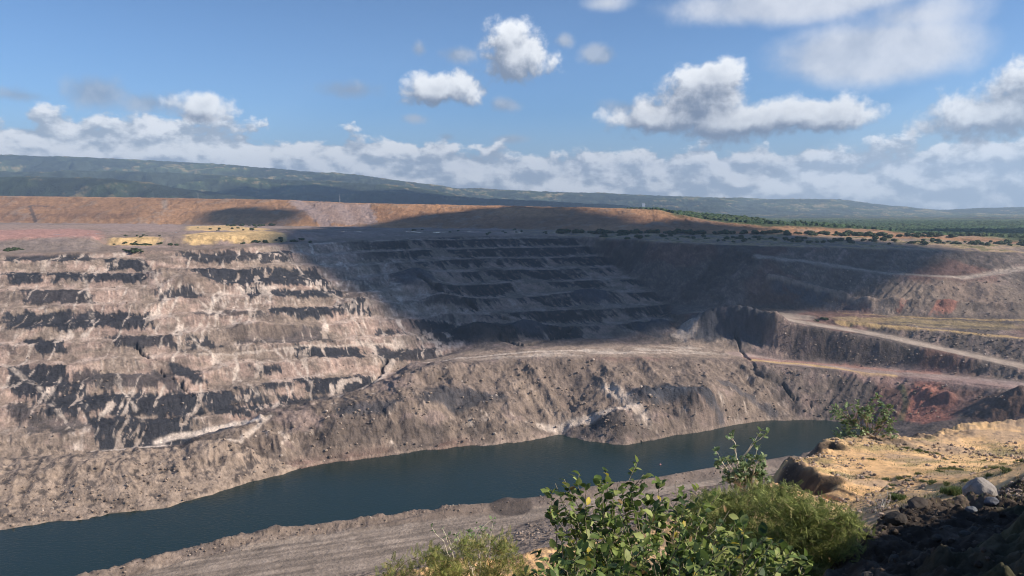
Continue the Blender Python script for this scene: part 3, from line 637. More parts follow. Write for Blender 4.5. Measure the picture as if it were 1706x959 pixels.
def plain_cols(X, Y, Zz, c):
    rs = rim_side(X, Y); out = rs < 2
    if not out.any(): return c, Zz
    n1 = fbm(X / 30, Y / 30, 5, 301, .6); n2 = fbm(X / 9, Y / 9, 4, 311, .65); n3 = fbm(X / 140, Y / 140, 4, 321)
    p = np.ones(X.shape + (3,)) * C['spoil'] * 1.2
    p = blend(p, C['mauve'], sstep(n1, -.1, .4)); p = blend(p, C['ochre'], sstep(X, -50, 150) * sstep(n1 + n2, -.3, .4) * .7); p = blend(p, C['yellow'] * .85, sstep(X, -50, 150) * sstep(n2, .15, .4) * .6)
    def poly(pts, col, w=6, amp=6, st=1.0):
        nonlocal p
        P_ = hp(pts) if not isinstance(pts, np.ndarray) else pts
        m = sstep(sdf(X, Y, P_) + amp * (n2 + n1), w, -w) * st; p = blend(p, col, m)
    poly([(-100, 385), (60, 380), (165, 384), (170, 402), (110, 395), (-100, 400)], C['red'] * .95 + .09, 8, 9, .8)
    poly([(-100, 375), (100, 374), (300, 376), (300, 383), (-100, 384)], C['pink'] * .8, 8, 12, .8)
    poly([(-100, 400), (100, 396), (170, 408), (150, 418), (-100, 420)], C['grey'] * 1.7, 6, 6, .8)
    poly([(160, 374), (300, 374), (300, 384), (180, 383)], C['mauve'], 6, 6, .7)
    for q in ([(180, 397), (215, 394), (272, 395), (275, 402), (250, 410), (190, 409)], [(305, 391), (340, 388), (385, 386), (440, 384), (475, 392), (470, 404), (400, 405), (310, 405)], [(310, 377), (380, 374), (455, 382), (380, 385), (310, 384)]):
        poly(q, C['yellow'] * 1.1, 4, 7, .95); m_ = sstep(sdf(X, Y, hp(q)), 2, -4) * sstep(ridged(X / 30, Y / 9, 4, 345, .6) + .3 * n2, .66, .85) * .7; p = blend(p, C['ochre'] * .7, m_)
    poly([(480, 392), (600, 385), (640, 392), (520, 402)], C['mauve'] * 1.05, 8, 8, .6)
    # dump: smooth brown tipped faces
    dn = sstep(sdf(X, Y, dump_poly, 300) + 4 * n2, 6, -4)
    dcol = lerp(C['dump'], C['dump2'], sstep(fbm(X / 220, Zz / 9, 4, 331), -.3, .4)[..., None]); dcol = blend(dcol, C['tan'], sstep(n1 + .5 * n2, .2, .5) * .5); dcol = blend(dcol, C['dump2'] * .6, sstep(ridged(X / 30 + n1, Y / 200, 3, 342), .8, .93) * .5); dcol = dcol * (1 + .25 * n3)[..., None]
    p = p * (1 - dn[..., None]) + dcol * dn[..., None]
    dtp = sstep(sdf(X, Y, dump_top_poly, 300), 4, -4); p = blend(p, C['dump'] * 1.1, dtp)
    for pts, w in (([(490, 335), (520, 352), (545, 372)], 16), ([(560, 340), (575, 355), (585, 372)], 12), ([(607, 342), (618, 372)], 14)): p = blend(p, C['mauve'] * 1.25, sstep(dline(X, Y, hp(pts), 90) + 8 * n2, w, w * .5) * .9)
    poly([(483, 334), (605, 340), (618, 374), (560, 374)], C['mauve'] * 1.1, 6, 6, .75)
    poly([(270, 333), (278, 333), (277, 350), (272, 347)], C['tan'] * 1.3, 6, 3, .9)
    p = blend(p, C['dgrey'], sstep(dline(X, Y, hp([(50, 344), (55, 358), (60, 370)]), 90) + 3 * n2, 5, 2) * .7); p = blend(p, C['dgrey'], sstep(dline(X, Y, hp([(50, 343), (80, 343)]), 90), 5, 2) * .7)
    # scrub and woodland floor to the right
    fo = sstep(sdf(X, Y, np.concatenate([xy(top[7:]), [[1400, 900], [3000, 3000], [200, 3200], [150, 1500]]]), 500) + 25 * n1, 20, -20); p = blend(p, C['green'] * .8, fo)
    fo2 = sstep(n1 + n2, .35, .6) * sstep(Y, 1500, 1200); p = blend(p, C['ochre'], fo * fo2 * .6)
    veg = sstep(n2 + .6 * n1, .15, .4) * sstep(rs, 0, -12) * (1 - dn) * sstep(X, 0, 100); p = blend(p, C['green'], veg * .75)
    far = sstep(Y, 1900, 2400); p = blend(p, C['forest'] * 1.4, far)
    k = sstep(rs + 3 * n2, 4, -4)[..., None]
    p = p * (1 + .2 * n2)[..., None]
    zz = Zz + (n1 * 1.6 + n2 * .7) * k[..., 0] * (1 - dn) * sstep(-rs, 0, 20) * (Y < 1800) + dn * (n2 * 1.0 + n1 * 2.2 + (ridged(X / 34 + n1, Y / 120, 4, 341) - .5) * 3.0)
    # the yellow step: a low cut face
    return c * (1 - k) + p * k, zz
def build_plain():
    X, Y = grid(radii([(1000, 2600, .004)]), AZ_MID); Zz = blur(tin(X, Y), 1)
    # seam: first ring exactly as in the pit patch
    c = np.ones(X.shape + (3,)) * C['green']; c, Zz = plain_cols(X, Y, Zz, c)
    tag(to_mesh('plain', X, Y, Zz, c, MAT_PIT), kind='structure')
def prof(xs, ys, dist):
    az = [math.atan2(ray(x, y)[0], ray(x, y)[1]) for x, y in zip(xs, ys)]
    h = [D(x, y, dist)[2] for x, y in zip(xs, ys)]; return np.array(az), np.array(h)
def build_hills():
    X, Y = grid(radii([(2600, 10000, .006)]), AZ_MID); A = np.arctan2(X, Y); Zz = tin(X, Y)
    Rr = np.hypot(X, Y); c = np.ones(X.shape + (3,)) * np.array([.04, .05, .034])
    n0 = fbm(X / 900, Y / 900, 6, 401, .55); r0 = ridged(X / 620 + .5 * n0, Y / 900 + .5 * n0, 5, 411, .5); n2 = fbm(X / 60, Y / 60, 4, 421, .6); n1 = fbm(X / 260, Y / 260, 5, 431, .6)
    for xs, ys, dist, wd, rough in (
        ([-900, -300, 0, 100, 190, 250, 330, 430, 470], [290, 293, 296, 296, 297, 306, 318, 327, 352], 3600, 420, .2),
        ([380, 430, 520, 620, 700, 860, 1050, 1120], [352, 325, 321, 319, 323, 333, 344, 356], 4300, 380, .06),
        ([-900, 0, 150, 300, 420, 600, 700, 800, 950, 1100], [290, 284, 284, 288, 296, 305, 315, 330, 345, 356], 5200, 700, .22),
        ([-900, -300, 0, 150, 300, 450, 600, 760, 900, 1000, 1120, 1300, 1400, 1480, 1570, 1620, 1706, 1900], [250, 256, 260, 264, 271, 281, 293, 313, 319, 322, 327, 332, 332, 342, 350, 347, 345, 346], 7000, 1500, .14)):
        az, h = prof(xs, ys, dist); hh = np.interp(A, az, h + 36, left=0, right=0 if xs[-1] < 1200 else None) if xs[0] > -500 else np.interp(A, az, h + 36, right=0)
        hh = np.where(np.abs(A) > 1.2, 40, hh)
        fwd = Rr * np.cos(A) / 1.0; g = np.where(fwd < dist, np.exp(-((fwd - dist) / wd) ** 2), np.exp(-((fwd - dist) / (wd * 1.6)) ** 2))
        side = g * (1 - g) * 4
        Zz = np.maximum(Zz, -36 + hh * np.clip(g * (1 + rough * .25 * n0) - side * rough * (r0 * 3.6 - 1.9), 0, 1.25))
    Zz = Zz + n2 * 9 + n1 * 14 * sstep(Rr, 3000, 5000)
    c = blend(c, np.array([.075, .10, .048]), sstep(n1 + .5 * n0, -.1, .4) * .8); c = blend(c, C['ochre'] * .55, sstep(n2 + n1 * .8, .42, .62) * .5)
    c = c * lerp(.72, 1.35, sstep(Rr, 4200, 6000))[..., None]; c = blend(c, C['green'] * 1.05, sstep(Rr, 4600, 3000) * sstep(A, .0, .12)); c = c * np.clip(1 + .9 * n2, .3, 2)[..., None]  # colour lightened with distance: extra haze painted onto the far ridges
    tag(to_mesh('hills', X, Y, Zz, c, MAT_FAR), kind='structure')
def build_near():
    X, Y = grid(radii([(1.2, 7, .02), (7, 52, .0035), (52, 60, .01)]), AZ_NEAR); Z0 = tin(X, Y); Z1 = blur(Z0, 2)
    n0 = fbm(X / 6, Y / 6, 4, 501); n1 = fbm(X / 1.6, Y / 1.6, 5, 511, .6); n2 = fbm(X / .35, Y / .35, 4, 521, .65); rg = ridged(X / 1.8 + n0, Y / 1.8, 5, 531, .6)
    bankp = xy([D(1360, 1000, 10), D(1395, 959, 11), D(1440, 905, 13), D(1490, 850, 15.5), D(1530, 838, 17), D(1600, 838, 18), D(1640, 842, 19), D(1706, 806, 20.5), D(1800, 760, 22), D(1950, 700, 25), (60, 20, 0), (60, -40, 0), (0, -40, 0), (0, 2, 0)])
    bk = sdf(X, Y, bankp, 20); BK = sstep(bk + .8 * n1, .9, .2)
    def clods(cs, seed, hmul):
        best = np.zeros(X.shape); ix, iy = np.floor(X / cs).astype(np.int64), np.floor(Y / cs).astype(np.int64)
        for dx in (-1, 0, 1):
            for dy in (-1, 0, 1):
                jx, jy = ix + dx, iy + dy; u_ = X / cs - (jx + _h(jx, jy, seed)); v_ = Y / cs - (jy + _h(jx, jy, seed + 1)); rad = .25 + .45 * _h(jx, jy, seed + 2) ** 2
                best = np.maximum(best, rad * np.sqrt(np.clip(1 - (np.abs(u_ + .3 * v_) ** 2.6 + np.abs(v_) ** 2.6) / rad ** 2.6, 0, 1)))
        return best * cs * hmul
    cl = (clods(.45, 3, .6) + clods(.27, 9, .8) + clods(.13, 15, .8)) * (.35 + .9 * sstep(n0, -.35, .25))
    ed = dline(X, Y, xy(edge), 12); E = sstep(ed + n0, 2.6, .6)
    far = np.hypot(X, Y) > 20
    Zz = Z1 + n0 * .22 + n1 * .07 + n2 * .025 + BK * ((rg - .5) * .7 + n1 * .2 + cl * .62 - .08) + E * far * ((rg - .6) * .5 + n1 * .2 + cl * .3)
    # small scarps broken into the terrace edge, dark undercut side towards the pit
    for pts, h, w in (([(1352, 757), (1362, 748), (1380, 742), (1395, 744)], .14, .9), ([(1298, 792), (1315, 780), (1345, 790), (1372, 806), (1390, 806)], .3, .9), ([(1392, 818), (1410, 824), (1422, 830)], .12, .35)):
        d = dline(X, Y, hp(pts), 8); Zz = Zz + h * np.exp(-(d / w) ** 2) * (1 + .6 * n1); d2 = dline(X + .9, Y + .55, hp(pts), 8); Zz = Zz - h * 3.2 * np.exp(-(d2 / (w * .6)) ** 2) * (1 + .4 * n1)
    g1 = hp([(1420, 790), (1480, 800), (1540, 812), (1600, 812)]); Zz = Zz - .07 * np.exp(-(dline(X, Y, g1, 6) / .25) ** 2)
    c = np.ones(X.shape + (3,)) * C['sand']
    c = blend(c, C['sand2'], sstep(n0 + .6 * n1, -.05, .45) * .8); c = blend(c, C['gravel'], sstep(fbm(X / 4, Y / 2.2, 5, 541, .65), .12, .4) * .6)
    c = blend(c, C['gravel'] * 1.1, sstep(Y, 36, 42) * sstep(n0 + n1, -.2, .4) * .6); c = blend(c, C['yellow'], sstep(Y, 34, 40) * sstep(fbm(X / 5, Y / 1.6, 4, 545), .05, .3) * .6)
    c = blend(c, C['green'] * 1.8, sstep(fbm(X / 2.4, Y / 1.5, 5, 551, .6), .2, .42) * .45)
    c = blend(c, C['gravel'] * .55, sstep(n2 + .4 * n1, .3, .5) * .6)
    c = blend(c, C['spoil2'], E * far * sstep(n1, -.1, .3) * .7); c = blend(c, C['ochre'], E * far * sstep(-n1, 0, .3) * .5)
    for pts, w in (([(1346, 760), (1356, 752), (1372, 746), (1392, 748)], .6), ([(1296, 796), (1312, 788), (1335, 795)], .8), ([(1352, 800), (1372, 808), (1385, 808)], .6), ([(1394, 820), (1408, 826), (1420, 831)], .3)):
        c = blend(c, C['bank'] * 1.3, sstep(dline(X, Y, hp(pts), 8) + .5 * n1, w, w * .4) * .9)  # shade on the scarps' pit-facing sides, painted as dark strips
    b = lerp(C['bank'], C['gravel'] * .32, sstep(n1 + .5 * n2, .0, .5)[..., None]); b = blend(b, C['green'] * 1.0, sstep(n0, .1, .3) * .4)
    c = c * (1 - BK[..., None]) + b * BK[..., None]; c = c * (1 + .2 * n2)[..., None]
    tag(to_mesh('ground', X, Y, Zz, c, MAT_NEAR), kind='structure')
    return X, Y, Zz
pit = build_pit()
build_plain()
build_hills()
NX, NY, NZZ = build_near()
NR = np.hypot(NX[:, 0], NY[:, 0])
def gz(x, y):
    """level of the finished near ground"""
    r = math.hypot(x, y); a = math.atan2(x, y); i = np.clip(np.interp(r, NR, np.arange(len(NR))), 0, len(NR) - 1.001); j = np.clip(np.interp(a, AZ_NEAR, np.arange(len(AZ_NEAR))), 0, len(AZ_NEAR) - 1.001)
    i0, j0 = int(i), int(j); u, v = i - i0, j - j0
    return float((NZZ[i0, j0] * (1 - u) + NZZ[i0 + 1, j0] * u) * (1 - v) + (NZZ[i0, j0 + 1] * (1 - u) + NZZ[i0 + 1, j0 + 1] * u) * v)

# ------------------------------------------------------------------ lake
def build_lake():
    m, t = new_mat('water'); n = t.nodes; l = t.links
    o = n.new('ShaderNodeOutputMaterial'); b = n.new('ShaderNodeBsdfPrincipled'); l.new(b.outputs[0], o.inputs[0])
    b.inputs['Base Color'].default_value = (.010, .024, .020, 1); b.inputs['Roughness'].default_value = .12; b.inputs['IOR'].default_value = 1.28
    tc = n.new('ShaderNodeTexCoord'); mp = n.new('ShaderNodeMapping'); mp.inputs['Scale'].default_value = (.5, 1.1, 1); l.new(tc.outputs['Object'], mp.inputs[0])
    z = n.new('ShaderNodeTexNoise'); z.inputs['Scale'].default_value = .9; z.inputs['Detail'].default_value = 5; l.new(mp.outputs[0], z.inputs['Vector'])
    bp = n.new('ShaderNodeBump'); bp.inputs['Strength'].default_value = .5; bp.inputs['Distance'].default_value = .3; l.new(z.outputs['Fac'], bp.inputs['Height']); l.new(bp.outputs[0], b.inputs['Normal'])
    xs = [-700, 420]; ys = [190, 640]
    o = mesh_np('lake', [(xs[0], ys[0], WATER), (xs[1], ys[0], WATER), (xs[1], ys[1], WATER), (xs[0], ys[1], WATER)], quads=[(0, 1, 2, 3)], mat=m); tag(o, kind='structure')
build_lake()
#@@OBJECTS
# ------------------------------------------------------------------ clouds that shade the pit (high above the haze, out of frame to the right)
def mat_cloud():
    m, t = new_mat('cloud_white'); n = t.nodes; l = t.links
    o = n.new('ShaderNodeOutputMaterial'); b = n.new('ShaderNodeBsdfPrincipled'); b.inputs['Base Color'].default_value = (.85, .86, .88, 1); b.inputs['Roughness'].default_value = 1
    l.new(b.outputs[0], o.inputs[0]); return m
ICO = {}
def ico(sub):
    if sub not in ICO:
        bm = bmesh.new(); bmesh.ops.create_icosphere(bm, subdivisions=sub, radius=1)
        ICO[sub] = (np.array([v.co[:] for v in bm.verts]), np.array([[v.index for v in f.verts] for f in bm.faces])); bm.free()
    return ICO[sub]
CLOUDM = mat_cloud()
def shade_cloud(pts3, alt, seed, n, rmin, rmax):
    """lumpy cloud floating where the sun throws its shade on the given ground outline"""
    r = np.random.default_rng(seed)
    P = np.array([[p[0] + SUN[0] * (alt - p[2]) / SUN[2], p[1] + SUN[1] * (alt - p[2]) / SUN[2]] for p in pts3])
    lo, hi = P.min(0), P.max(0); V, Fc = ico(2); vs_, fs_ = [], []; k = 0; tries = 0
    pts = r.uniform(lo, hi, (n * 14, 2)); d = sdf(pts[:, 0][None], pts[:, 1][None], P, 2000)[0]
    ok = d < rmin * .2; pts, d = pts[ok], d[ok]
    for p, dd in zip(pts[:n], d[:n]):
        rad = min(rmax, max(rmin, -dd * .95)) * r.uniform(.8, 1.1)
        v = V * rad * (1 + .12 * np.sin(V[:, :1] * 5 + p[0]) * np.cos(V[:, 1:2] * 7 + p[1])); v[:, 2] = np.where(v[:, 2] < 0, v[:, 2] * .35, v[:, 2] * .9)
        vs_.append(v + [p[0], p[1], alt + r.uniform(-.1, .1) * rad]); fs_.append(Fc + k); k += len(V)
    o = mesh_np('cloud', np.concatenate(vs_), tris=np.concatenate(fs_), mat=CLOUDM, smooth=True); tag(o, kind='structure')
H_ = hit
main = [H_(*p) for p in [(602, 380), (540, 396), (492, 408), (530, 430), (565, 462), (600, 482), (640, 502), (690, 522), (722, 552), (790, 578), (870, 566), (960, 566), (1060, 556), (1125, 548), (1180, 522), (1230, 514), (1300, 512), (1370, 516), (1405, 518), (1440, 495), (1465, 465), (1500, 445), (1580, 428), (1560, 412)]]
main += [D(1290, 386, 960), D(1200, 386, 985), D(1110, 386, 1000), D(1030, 378, 1090), D(990, 364, 1160), D(930, 353, 1260), D(870, 350, 1300), D(800, 356, 1290), D(740, 364, 1280), D(690, 372, 1270)]
shade_cloud(main, 1500, 1, 900, 16, 120)
shade_cloud([D(330, 372, 1430), D(350, 356, 1510), D(430, 352, 1470), D(500, 350, 1400), D(480, 371, 1330), D(410, 372, 1370)], 1500, 2, 90, 12, 60)
shade_cloud([D(1100, 380, 1030), D(1110, 369, 1090), D(1200, 372, 1060), D(1290, 381, 1010), D(1260, 386, 985), D(1150, 385, 1000)], 1500, 3, 120, 10, 40)
shade_cloud([(x, y, -30) for x, y in [(560, 1180), (900, 1060), (1500, 1250), (1700, 1500), (1000, 1420)]], 1600, 4, 300, 25, 140)
shade_cloud([(-1500, 3500, 90), (-700, 3300, 90), (400, 3400, 60), (1000, 3600, 20), (1300, 4900, 20), (200, 5000, 90), (-1500, 4900, 120)], 2300, 5, 500, 60, 420)
0 and shade_cloud([(-6500, 7800, 500), (-3500, 7600, 400), (-2600, 8800, 400), (-4500, 9800, 500), (-6500, 9500, 500)], 2600, 6, 300, 80, 500)

# ------------------------------------------------------------------ plants
def leaf_mat(name, rough=.55, trans=.35):
    m, t = new_mat(name); n = t.nodes; l = t.links
    o = n.new('ShaderNodeOutputMaterial'); b = n.new('ShaderNodeBsdfPrincipled'); at = n.new('ShaderNodeAttribute'); at.attribute_name = 'Col'
    tr = n.new('ShaderNodeBsdfTranslucent'); mx = n.new('ShaderNodeMixShader'); mx.inputs[0].default_value = trans
    tc = n.new('ShaderNodeTexCoord'); z = n.new('ShaderNodeTexNoise'); z.inputs['Scale'].default_value = 30; l.new(tc.outputs['Object'], z.inputs['Vector'])
    mr = n.new('ShaderNodeMapRange'); l.new(z.outputs['Fac'], mr.inputs[0]); mr.inputs[3].default_value = .7; mr.inputs[4].default_value = 1.3
    sc = n.new('ShaderNodeVectorMath'); sc.operation = 'SCALE'; l.new(at.outputs['Color'], sc.inputs[0]); l.new(mr.outputs[0], sc.inputs['Scale'])
    l.new(sc.outputs[0], b.inputs['Base Color']); l.new(sc.outputs[0], tr.inputs[0]); b.inputs['Roughness'].default_value = rough; b.inputs['Specular IOR Level'].default_value = .35
    l.new(b.outputs[0], mx.inputs[1]); l.new(tr.outputs[0], mx.inputs[2]); l.new(mx.outputs[0], o.inputs[0]); return m
LEAF = leaf_mat('broad_leaf'); FERN = leaf_mat('fine_leaf', .7, .3); BARK = ground_mat('bark', [(25, 1), (90, .6)], .004, .3, .9); STONE = ground_mat('stone', [(5, 1), (25, .7)], .02, .35, .9)
class MB:
    def __init__(s): s.v = []; s.q = []; s.t = []; s.c = []; s.n = 0
    def add(s, v, q=None, t=None, c=(1, 1, 1)):
        v = np.asarray(v, float); s.v.append(v); s.c.append(np.broadcast_to(np.asarray(c, float), (len(v), 3)))
        if q is not None and len(q): s.q.append(np.asarray(q) + s.n)
        if t is not None and len(t): s.t.append(np.asarray(t) + s.n)
        s.n += len(v)
    def build(s, name, mat, parent=None, smooth=True, loc=None):
        return mesh_np(name, np.concatenate(s.v), quads=np.concatenate(s.q) if s.q else None, tris=np.concatenate(s.t) if s.t else None, mat=mat, parent=parent, smooth=smooth, col=np.concatenate(s.c), loc=loc)
def tube(mb, pts, rads, sides=5, c=(1, 1, 1)):
    pts = np.asarray(pts, float); n = len(pts); vv = []
    for i in range(n):
        d = pts[min(i + 1, n - 1)] - pts[max(i - 1, 0)]; d = d / (np.linalg.norm(d) + 1e-9)
        a = np.cross(d, [0, 0, 1] if abs(d[2]) < .9 else [1, 0, 0]); a /= np.linalg.norm(a); b = np.cross(d, a)
        th = np.arange(sides) * 2 * math.pi / sides
        vv.append(pts[i] + rads[i] * (np.cos(th)[:, None] * a + np.sin(th)[:, None] * b))
    q = []
    for i in range(n - 1):
        for k in range(sides): q.append((i * sides + k, i * sides + (k + 1) % sides, (i + 1) * sides + (k + 1) % sides, (i + 1) * sides + k))
    mb.add(np.concatenate(vv), q=q, c=c)
LT = np.array([(0, 0, 0), (-.20, .16, .05), (.20, .16, .05), (-.36, .45, .11), (.36, .45, .11), (0, .45, 0), (-.27, .78, .05), (.27, .78, .05), (0, .80, -.03), (0, 1.05, -.12), (0, .16, 0)])
LQ = np.array([(10, 5, 3, 1), (10, 2, 4, 5), (5, 8, 6, 3), (5, 4, 7, 8)]); LTR = np.array([(0, 10, 1), (0, 2, 10), (8, 9, 6), (8, 7, 9)])
def leaves(mb, pos, dirs, size, cols, r, roll=1.0):
    """many broad leaves: pos (n,3), dirs (n,3) the way each points"""
    n = len(pos); y = dirs / np.linalg.norm(dirs, axis=1)[:, None]
    up = np.array([0, 0, 1.0]) + r.normal(0, .45 * roll, (n, 3)); x = np.cross(y, up); x /= np.linalg.norm(x, axis=1)[:, None] + 1e-9; z = np.cross(x, y)
    T = LT[None] * size[:, None, None] * np.array([1, 1, 1]); bend = r.uniform(.3, 1.6, n)[:, None]
    v = pos[:, None] + T[..., :1] * x[:, None] * r.uniform(.75, 1.1, (n, 1, 1)) + T[..., 1:2] * y[:, None] + (T[..., 2] * bend)[..., None] * z[:, None]
    k = len(LT); q = (LQ[None] + (np.arange(n) * k)[:, None, None]).reshape(-1, 4); t = (LTR[None] + (np.arange(n) * k)[:, None, None]).reshape(-1, 3)
    mb.add(v.reshape(-1, 3), q=q, t=t, c=np.repeat(cols, k, axis=0))
def curve(a, b, r, sag=.15, n=7, start=None):
    a = np.array(a, float); b = np.array(b, float); ln = np.linalg.norm(b - a); t = np.linspace(0, 1, n)[:, None]
    c = (a + b) / 2 + r.normal(0, 1, 3) * ln * sag * .6 + np.array([0, 0, ln * sag * .3])
    p = (1 - t) ** 2 * a + 2 * t * (1 - t) * c + t * t * b; p[1:-1] += r.normal(0, ln * .012, (n - 2, 3)); return p
def in_poly(px, py, poly):
    s = False; j = len(poly) - 1
    for i in range(len(poly)):
        (xi, yi), (xj, yj) = poly[i], poly[j]
        if (yi > py) != (yj > py) and px < (xj - xi) * (py - yi) / (yj - yi) + xi: s = not s
        j = i
    return s
def targets(poly, n, d0, d1, r, dfun=None):
    xs = [p[0] for p in poly]; ys = [p[1] for p in poly]; out = []
    while len(out) < n:
        x, y = r.uniform(min(xs), max(xs)), r.uniform(min(ys), max(ys))
        if in_poly(x, y, poly): out.append(D(x, y, r.uniform(d0, d1)))
    return [np.array(p) for p in out]
def leaf_cols(n, r, palette, w):
    k = r.choice(len(palette), n, p=np.array(w) / sum(w)); return np.array(palette)[k] * r.uniform(.75, 1.25, (n, 1))
BROAD = [(.13, .19, .045), (.22, .28, .07), (.05, .085, .025), (.34, .38, .12), (.50, .40, .05), (.30, .19, .08)]
def leafy(name, label, root, tips, r, leaf=.085, per=(7, 12), w=(5, 4, 4, 3, .35, .25), stem=.012, bark=(.30, .25, .18), rootsp=.1, cat='shrub', pal=BROAD, spread=.5, clump=False, trunkr=None):
    root = np.array(root, float); e = empty(name, root); tag(e, label, cat)
    lf, st = MB(), MB()
    hubs = [root + np.array([r.normal(0, rootsp), r.normal(0, rootsp), 0]) for _ in range(5)]
    mids = []
    for tp in tips:
        h = hubs[r.integers(len(hubs))]; start = h
        if mids and r.random() < .75:                        # branch off an earlier stem that passes near
            cand = mids[int(np.argmin([np.linalg.norm(m - tp) + 1.2 * abs(np.linalg.norm(m - h) - .5 * np.linalg.norm(tp - h)) for m in mids]))]; start = cand
        p = curve(start, tp, r, .13, 9); ln = np.linalg.norm(tp - start)
        for m in p[2:7]: mids.append(m)
        r0 = stem * (1.0 if start is not h else 1.7); tube(st, p - root, np.linspace(r0, stem * .3, 9), 5, np.array(bark) * r.uniform(.8, 1.2))
        k = r.integers(*per); tt = r.uniform(.35 if not clump else .82, 1, k) ** .7; pos = np.array([np.interp(tt, np.linspace(0, 1, 9), p[:, i]) for i in range(3)]).T + r.normal(0, leaf * .15, (k, 3))
        ax = (p[-1] - p[-3]); ax /= np.linalg.norm(ax); ph = r.uniform(0, 6.28, k); a = np.cross(ax, [.3, .1, 1]); a /= np.linalg.norm(a); b = np.cross(ax, a)
        dirs = ax * r.uniform(.1, .9, (k, 1)) + np.cos(ph)[:, None] * a + np.sin(ph)[:, None] * b + np.array([0, 0, .15])
        leaves(lf, pos - root, dirs, leaf * r.uniform(.35, 1.35, k), leaf_cols(k, r, pal, w), r)
        if r.random() < .5:                                  # side twig
            i = r.integers(3, 7); q = p[i] + np.clip(r.normal(0, 1, 3), -1.3, 1.3) * min(ln, 1.2) * .14 + [0, 0, min(ln, 1.2) * .06]; tube(st, curve(p[i], q, r, .1, 4) - root, np.linspace(stem * .6, stem * .2, 4), 4, np.array(bark))
            k2 = max(2, k // 3); pos = q + r.normal(0, leaf * .5, (k2, 3)); leaves(lf, pos - root, r.normal(0, 1, (k2, 3)) + [0, 0, .3], leaf * r.uniform(.6, 1.1, k2), leaf_cols(k2, r, pal, w), r)
    lf.build('foliage', LEAF, e); st.build('stem', BARK, e); return e
def feathery(name, label, root, tips, r, fr=.16, per=14, pal=None, w=None, stem=.008, cat='shrub'):
    """shrub with fine pinnate leaves"""
    root = np.array(root, float); e = empty(name, root); tag(e, label, cat); lf, st = MB(), MB(); mids = []
    V0, Q0 = [], []
    NL = 7
    for s_ in (-1, 1):
        for i in range(NL):
            y = .15 + .8 * i / (NL - 1); b0 = len(V0); L_ = .30 * (1 - .5 * y)
            V0 += [(0, y - .035, 0), (s_ * L_ * .55, y + .0, .02), (s_ * L_, y + .10, -.02), (s_ * L_ * .45, y + .085, .02)]; Q0.append((b0, b0 + 1, b0 + 2, b0 + 3))
    V0 = np.array(V0); Q0 = np.array(Q0); K = len(V0)
    for tp in tips:
        start = root + np.array([r.normal(0, .15), r.normal(0, .15), 0])
        if mids and r.random() < .8: start = mids[int(np.argmin([np.linalg.norm(m - tp) for m in mids]))]
        p = curve(start, tp, r, .2, 7)
        for m in p[2:6]: mids.append(m)
        tube(st, p - root, np.linspace(stem, stem * .3, 7), 4, np.array([.22, .16, .11]) * r.uniform(.7, 1.3))
        k = int(per * r.uniform(.7, 1.3)); tt = r.uniform(.1, 1, k); pos = np.array([np.interp(tt, np.linspace(0, 1, 7), p[:, i]) for i in range(3)]).T + r.normal(0, fr * .5, (k, 3))
        y = r.normal(0, 1, (k, 3)) + [0, 0, .5]; y /= np.linalg.norm(y, axis=1)[:, None]; x = np.cross(y, r.normal(0, .6, (k, 3)) + [0, 0, 1]); x /= np.linalg.norm(x, axis=1)[:, None] + 1e-9; z = np.cross(x, y)
        s_ = fr * r.uniform(.6, 1.2, (k, 1, 1)); v = (pos - root)[:, None] + s_ * (V0[None, :, :1] * x[:, None] + V0[None, :, 1:2] * y[:, None] + V0[None, :, 2:] * z[:, None])
        lf.add(v.reshape(-1, 3), q=(Q0[None] + (np.arange(k) * K)[:, None, None]).reshape(-1, 4), c=np.repeat(leaf_cols(k, r, pal, w), K, axis=0))
    lf.build('foliage', FERN, e, smooth=False); st.build('stem', BARK, e); return e

r1 = np.random.default_rng(11)
def on_ground(px, py, d):
    p = D(px, py, d); return (p[0], p[1], gz(p[0], p[1]) - .03)
# 1 the big broad-leaved shrub in front
tips = [np.array(D(*p)) for p in [(925, 805, 6.3), (965, 790, 6.4), (1000, 800, 6.2), (1010, 785, 6.4), (1030, 805, 6.1), (1062, 770, 6.6), (1072, 790, 6.5), (1125, 800, 6.8), (1118, 832, 6.6), (1162, 812, 7.0), (1175, 838, 6.9), (1195, 825, 7.2), (930, 842, 6.1), (955, 835, 6.0), (985, 838, 6.3), (1040, 830, 6.4), (1085, 825, 6.5), (1060, 850, 6.2), (975, 862, 6.0), (1005, 865, 6.1), (1215, 850, 7.2), (1240, 862, 7.2), (918, 815, 6.2), (940, 798, 6.3), (935, 825, 6.2), (950, 815, 6.3), (975, 812, 6.3), (990, 825, 6.2), (1020, 820, 6.3), (1140, 815, 6.9), (1100, 805, 6.6), (1050, 810, 6.5), (945, 855, 6.1), (925, 860, 6.0)]]
tips += targets([(960, 880), (1010, 850), (1060, 835), (1120, 835), (1200, 850), (1260, 880), (1330, 905), (1340, 990), (840, 990), (860, 940), (920, 905)], 120, 5.4, 7.6, r1)
tips += targets([(1000, 915), (1300, 890), (1345, 910), (1360, 1000), (840, 1000), (850, 950)], 120, 4.9, 7.0, r1)
rt = (1.15, 5.9); leafy('broadleaf_shrub', 'large shrub with broad glossy green leaves, a few yellow, filling the bottom centre', (rt[0], rt[1], gz(*rt) - .05), tips, r1, leaf=.082, per=(15, 32), stem=.008, rootsp=.35)
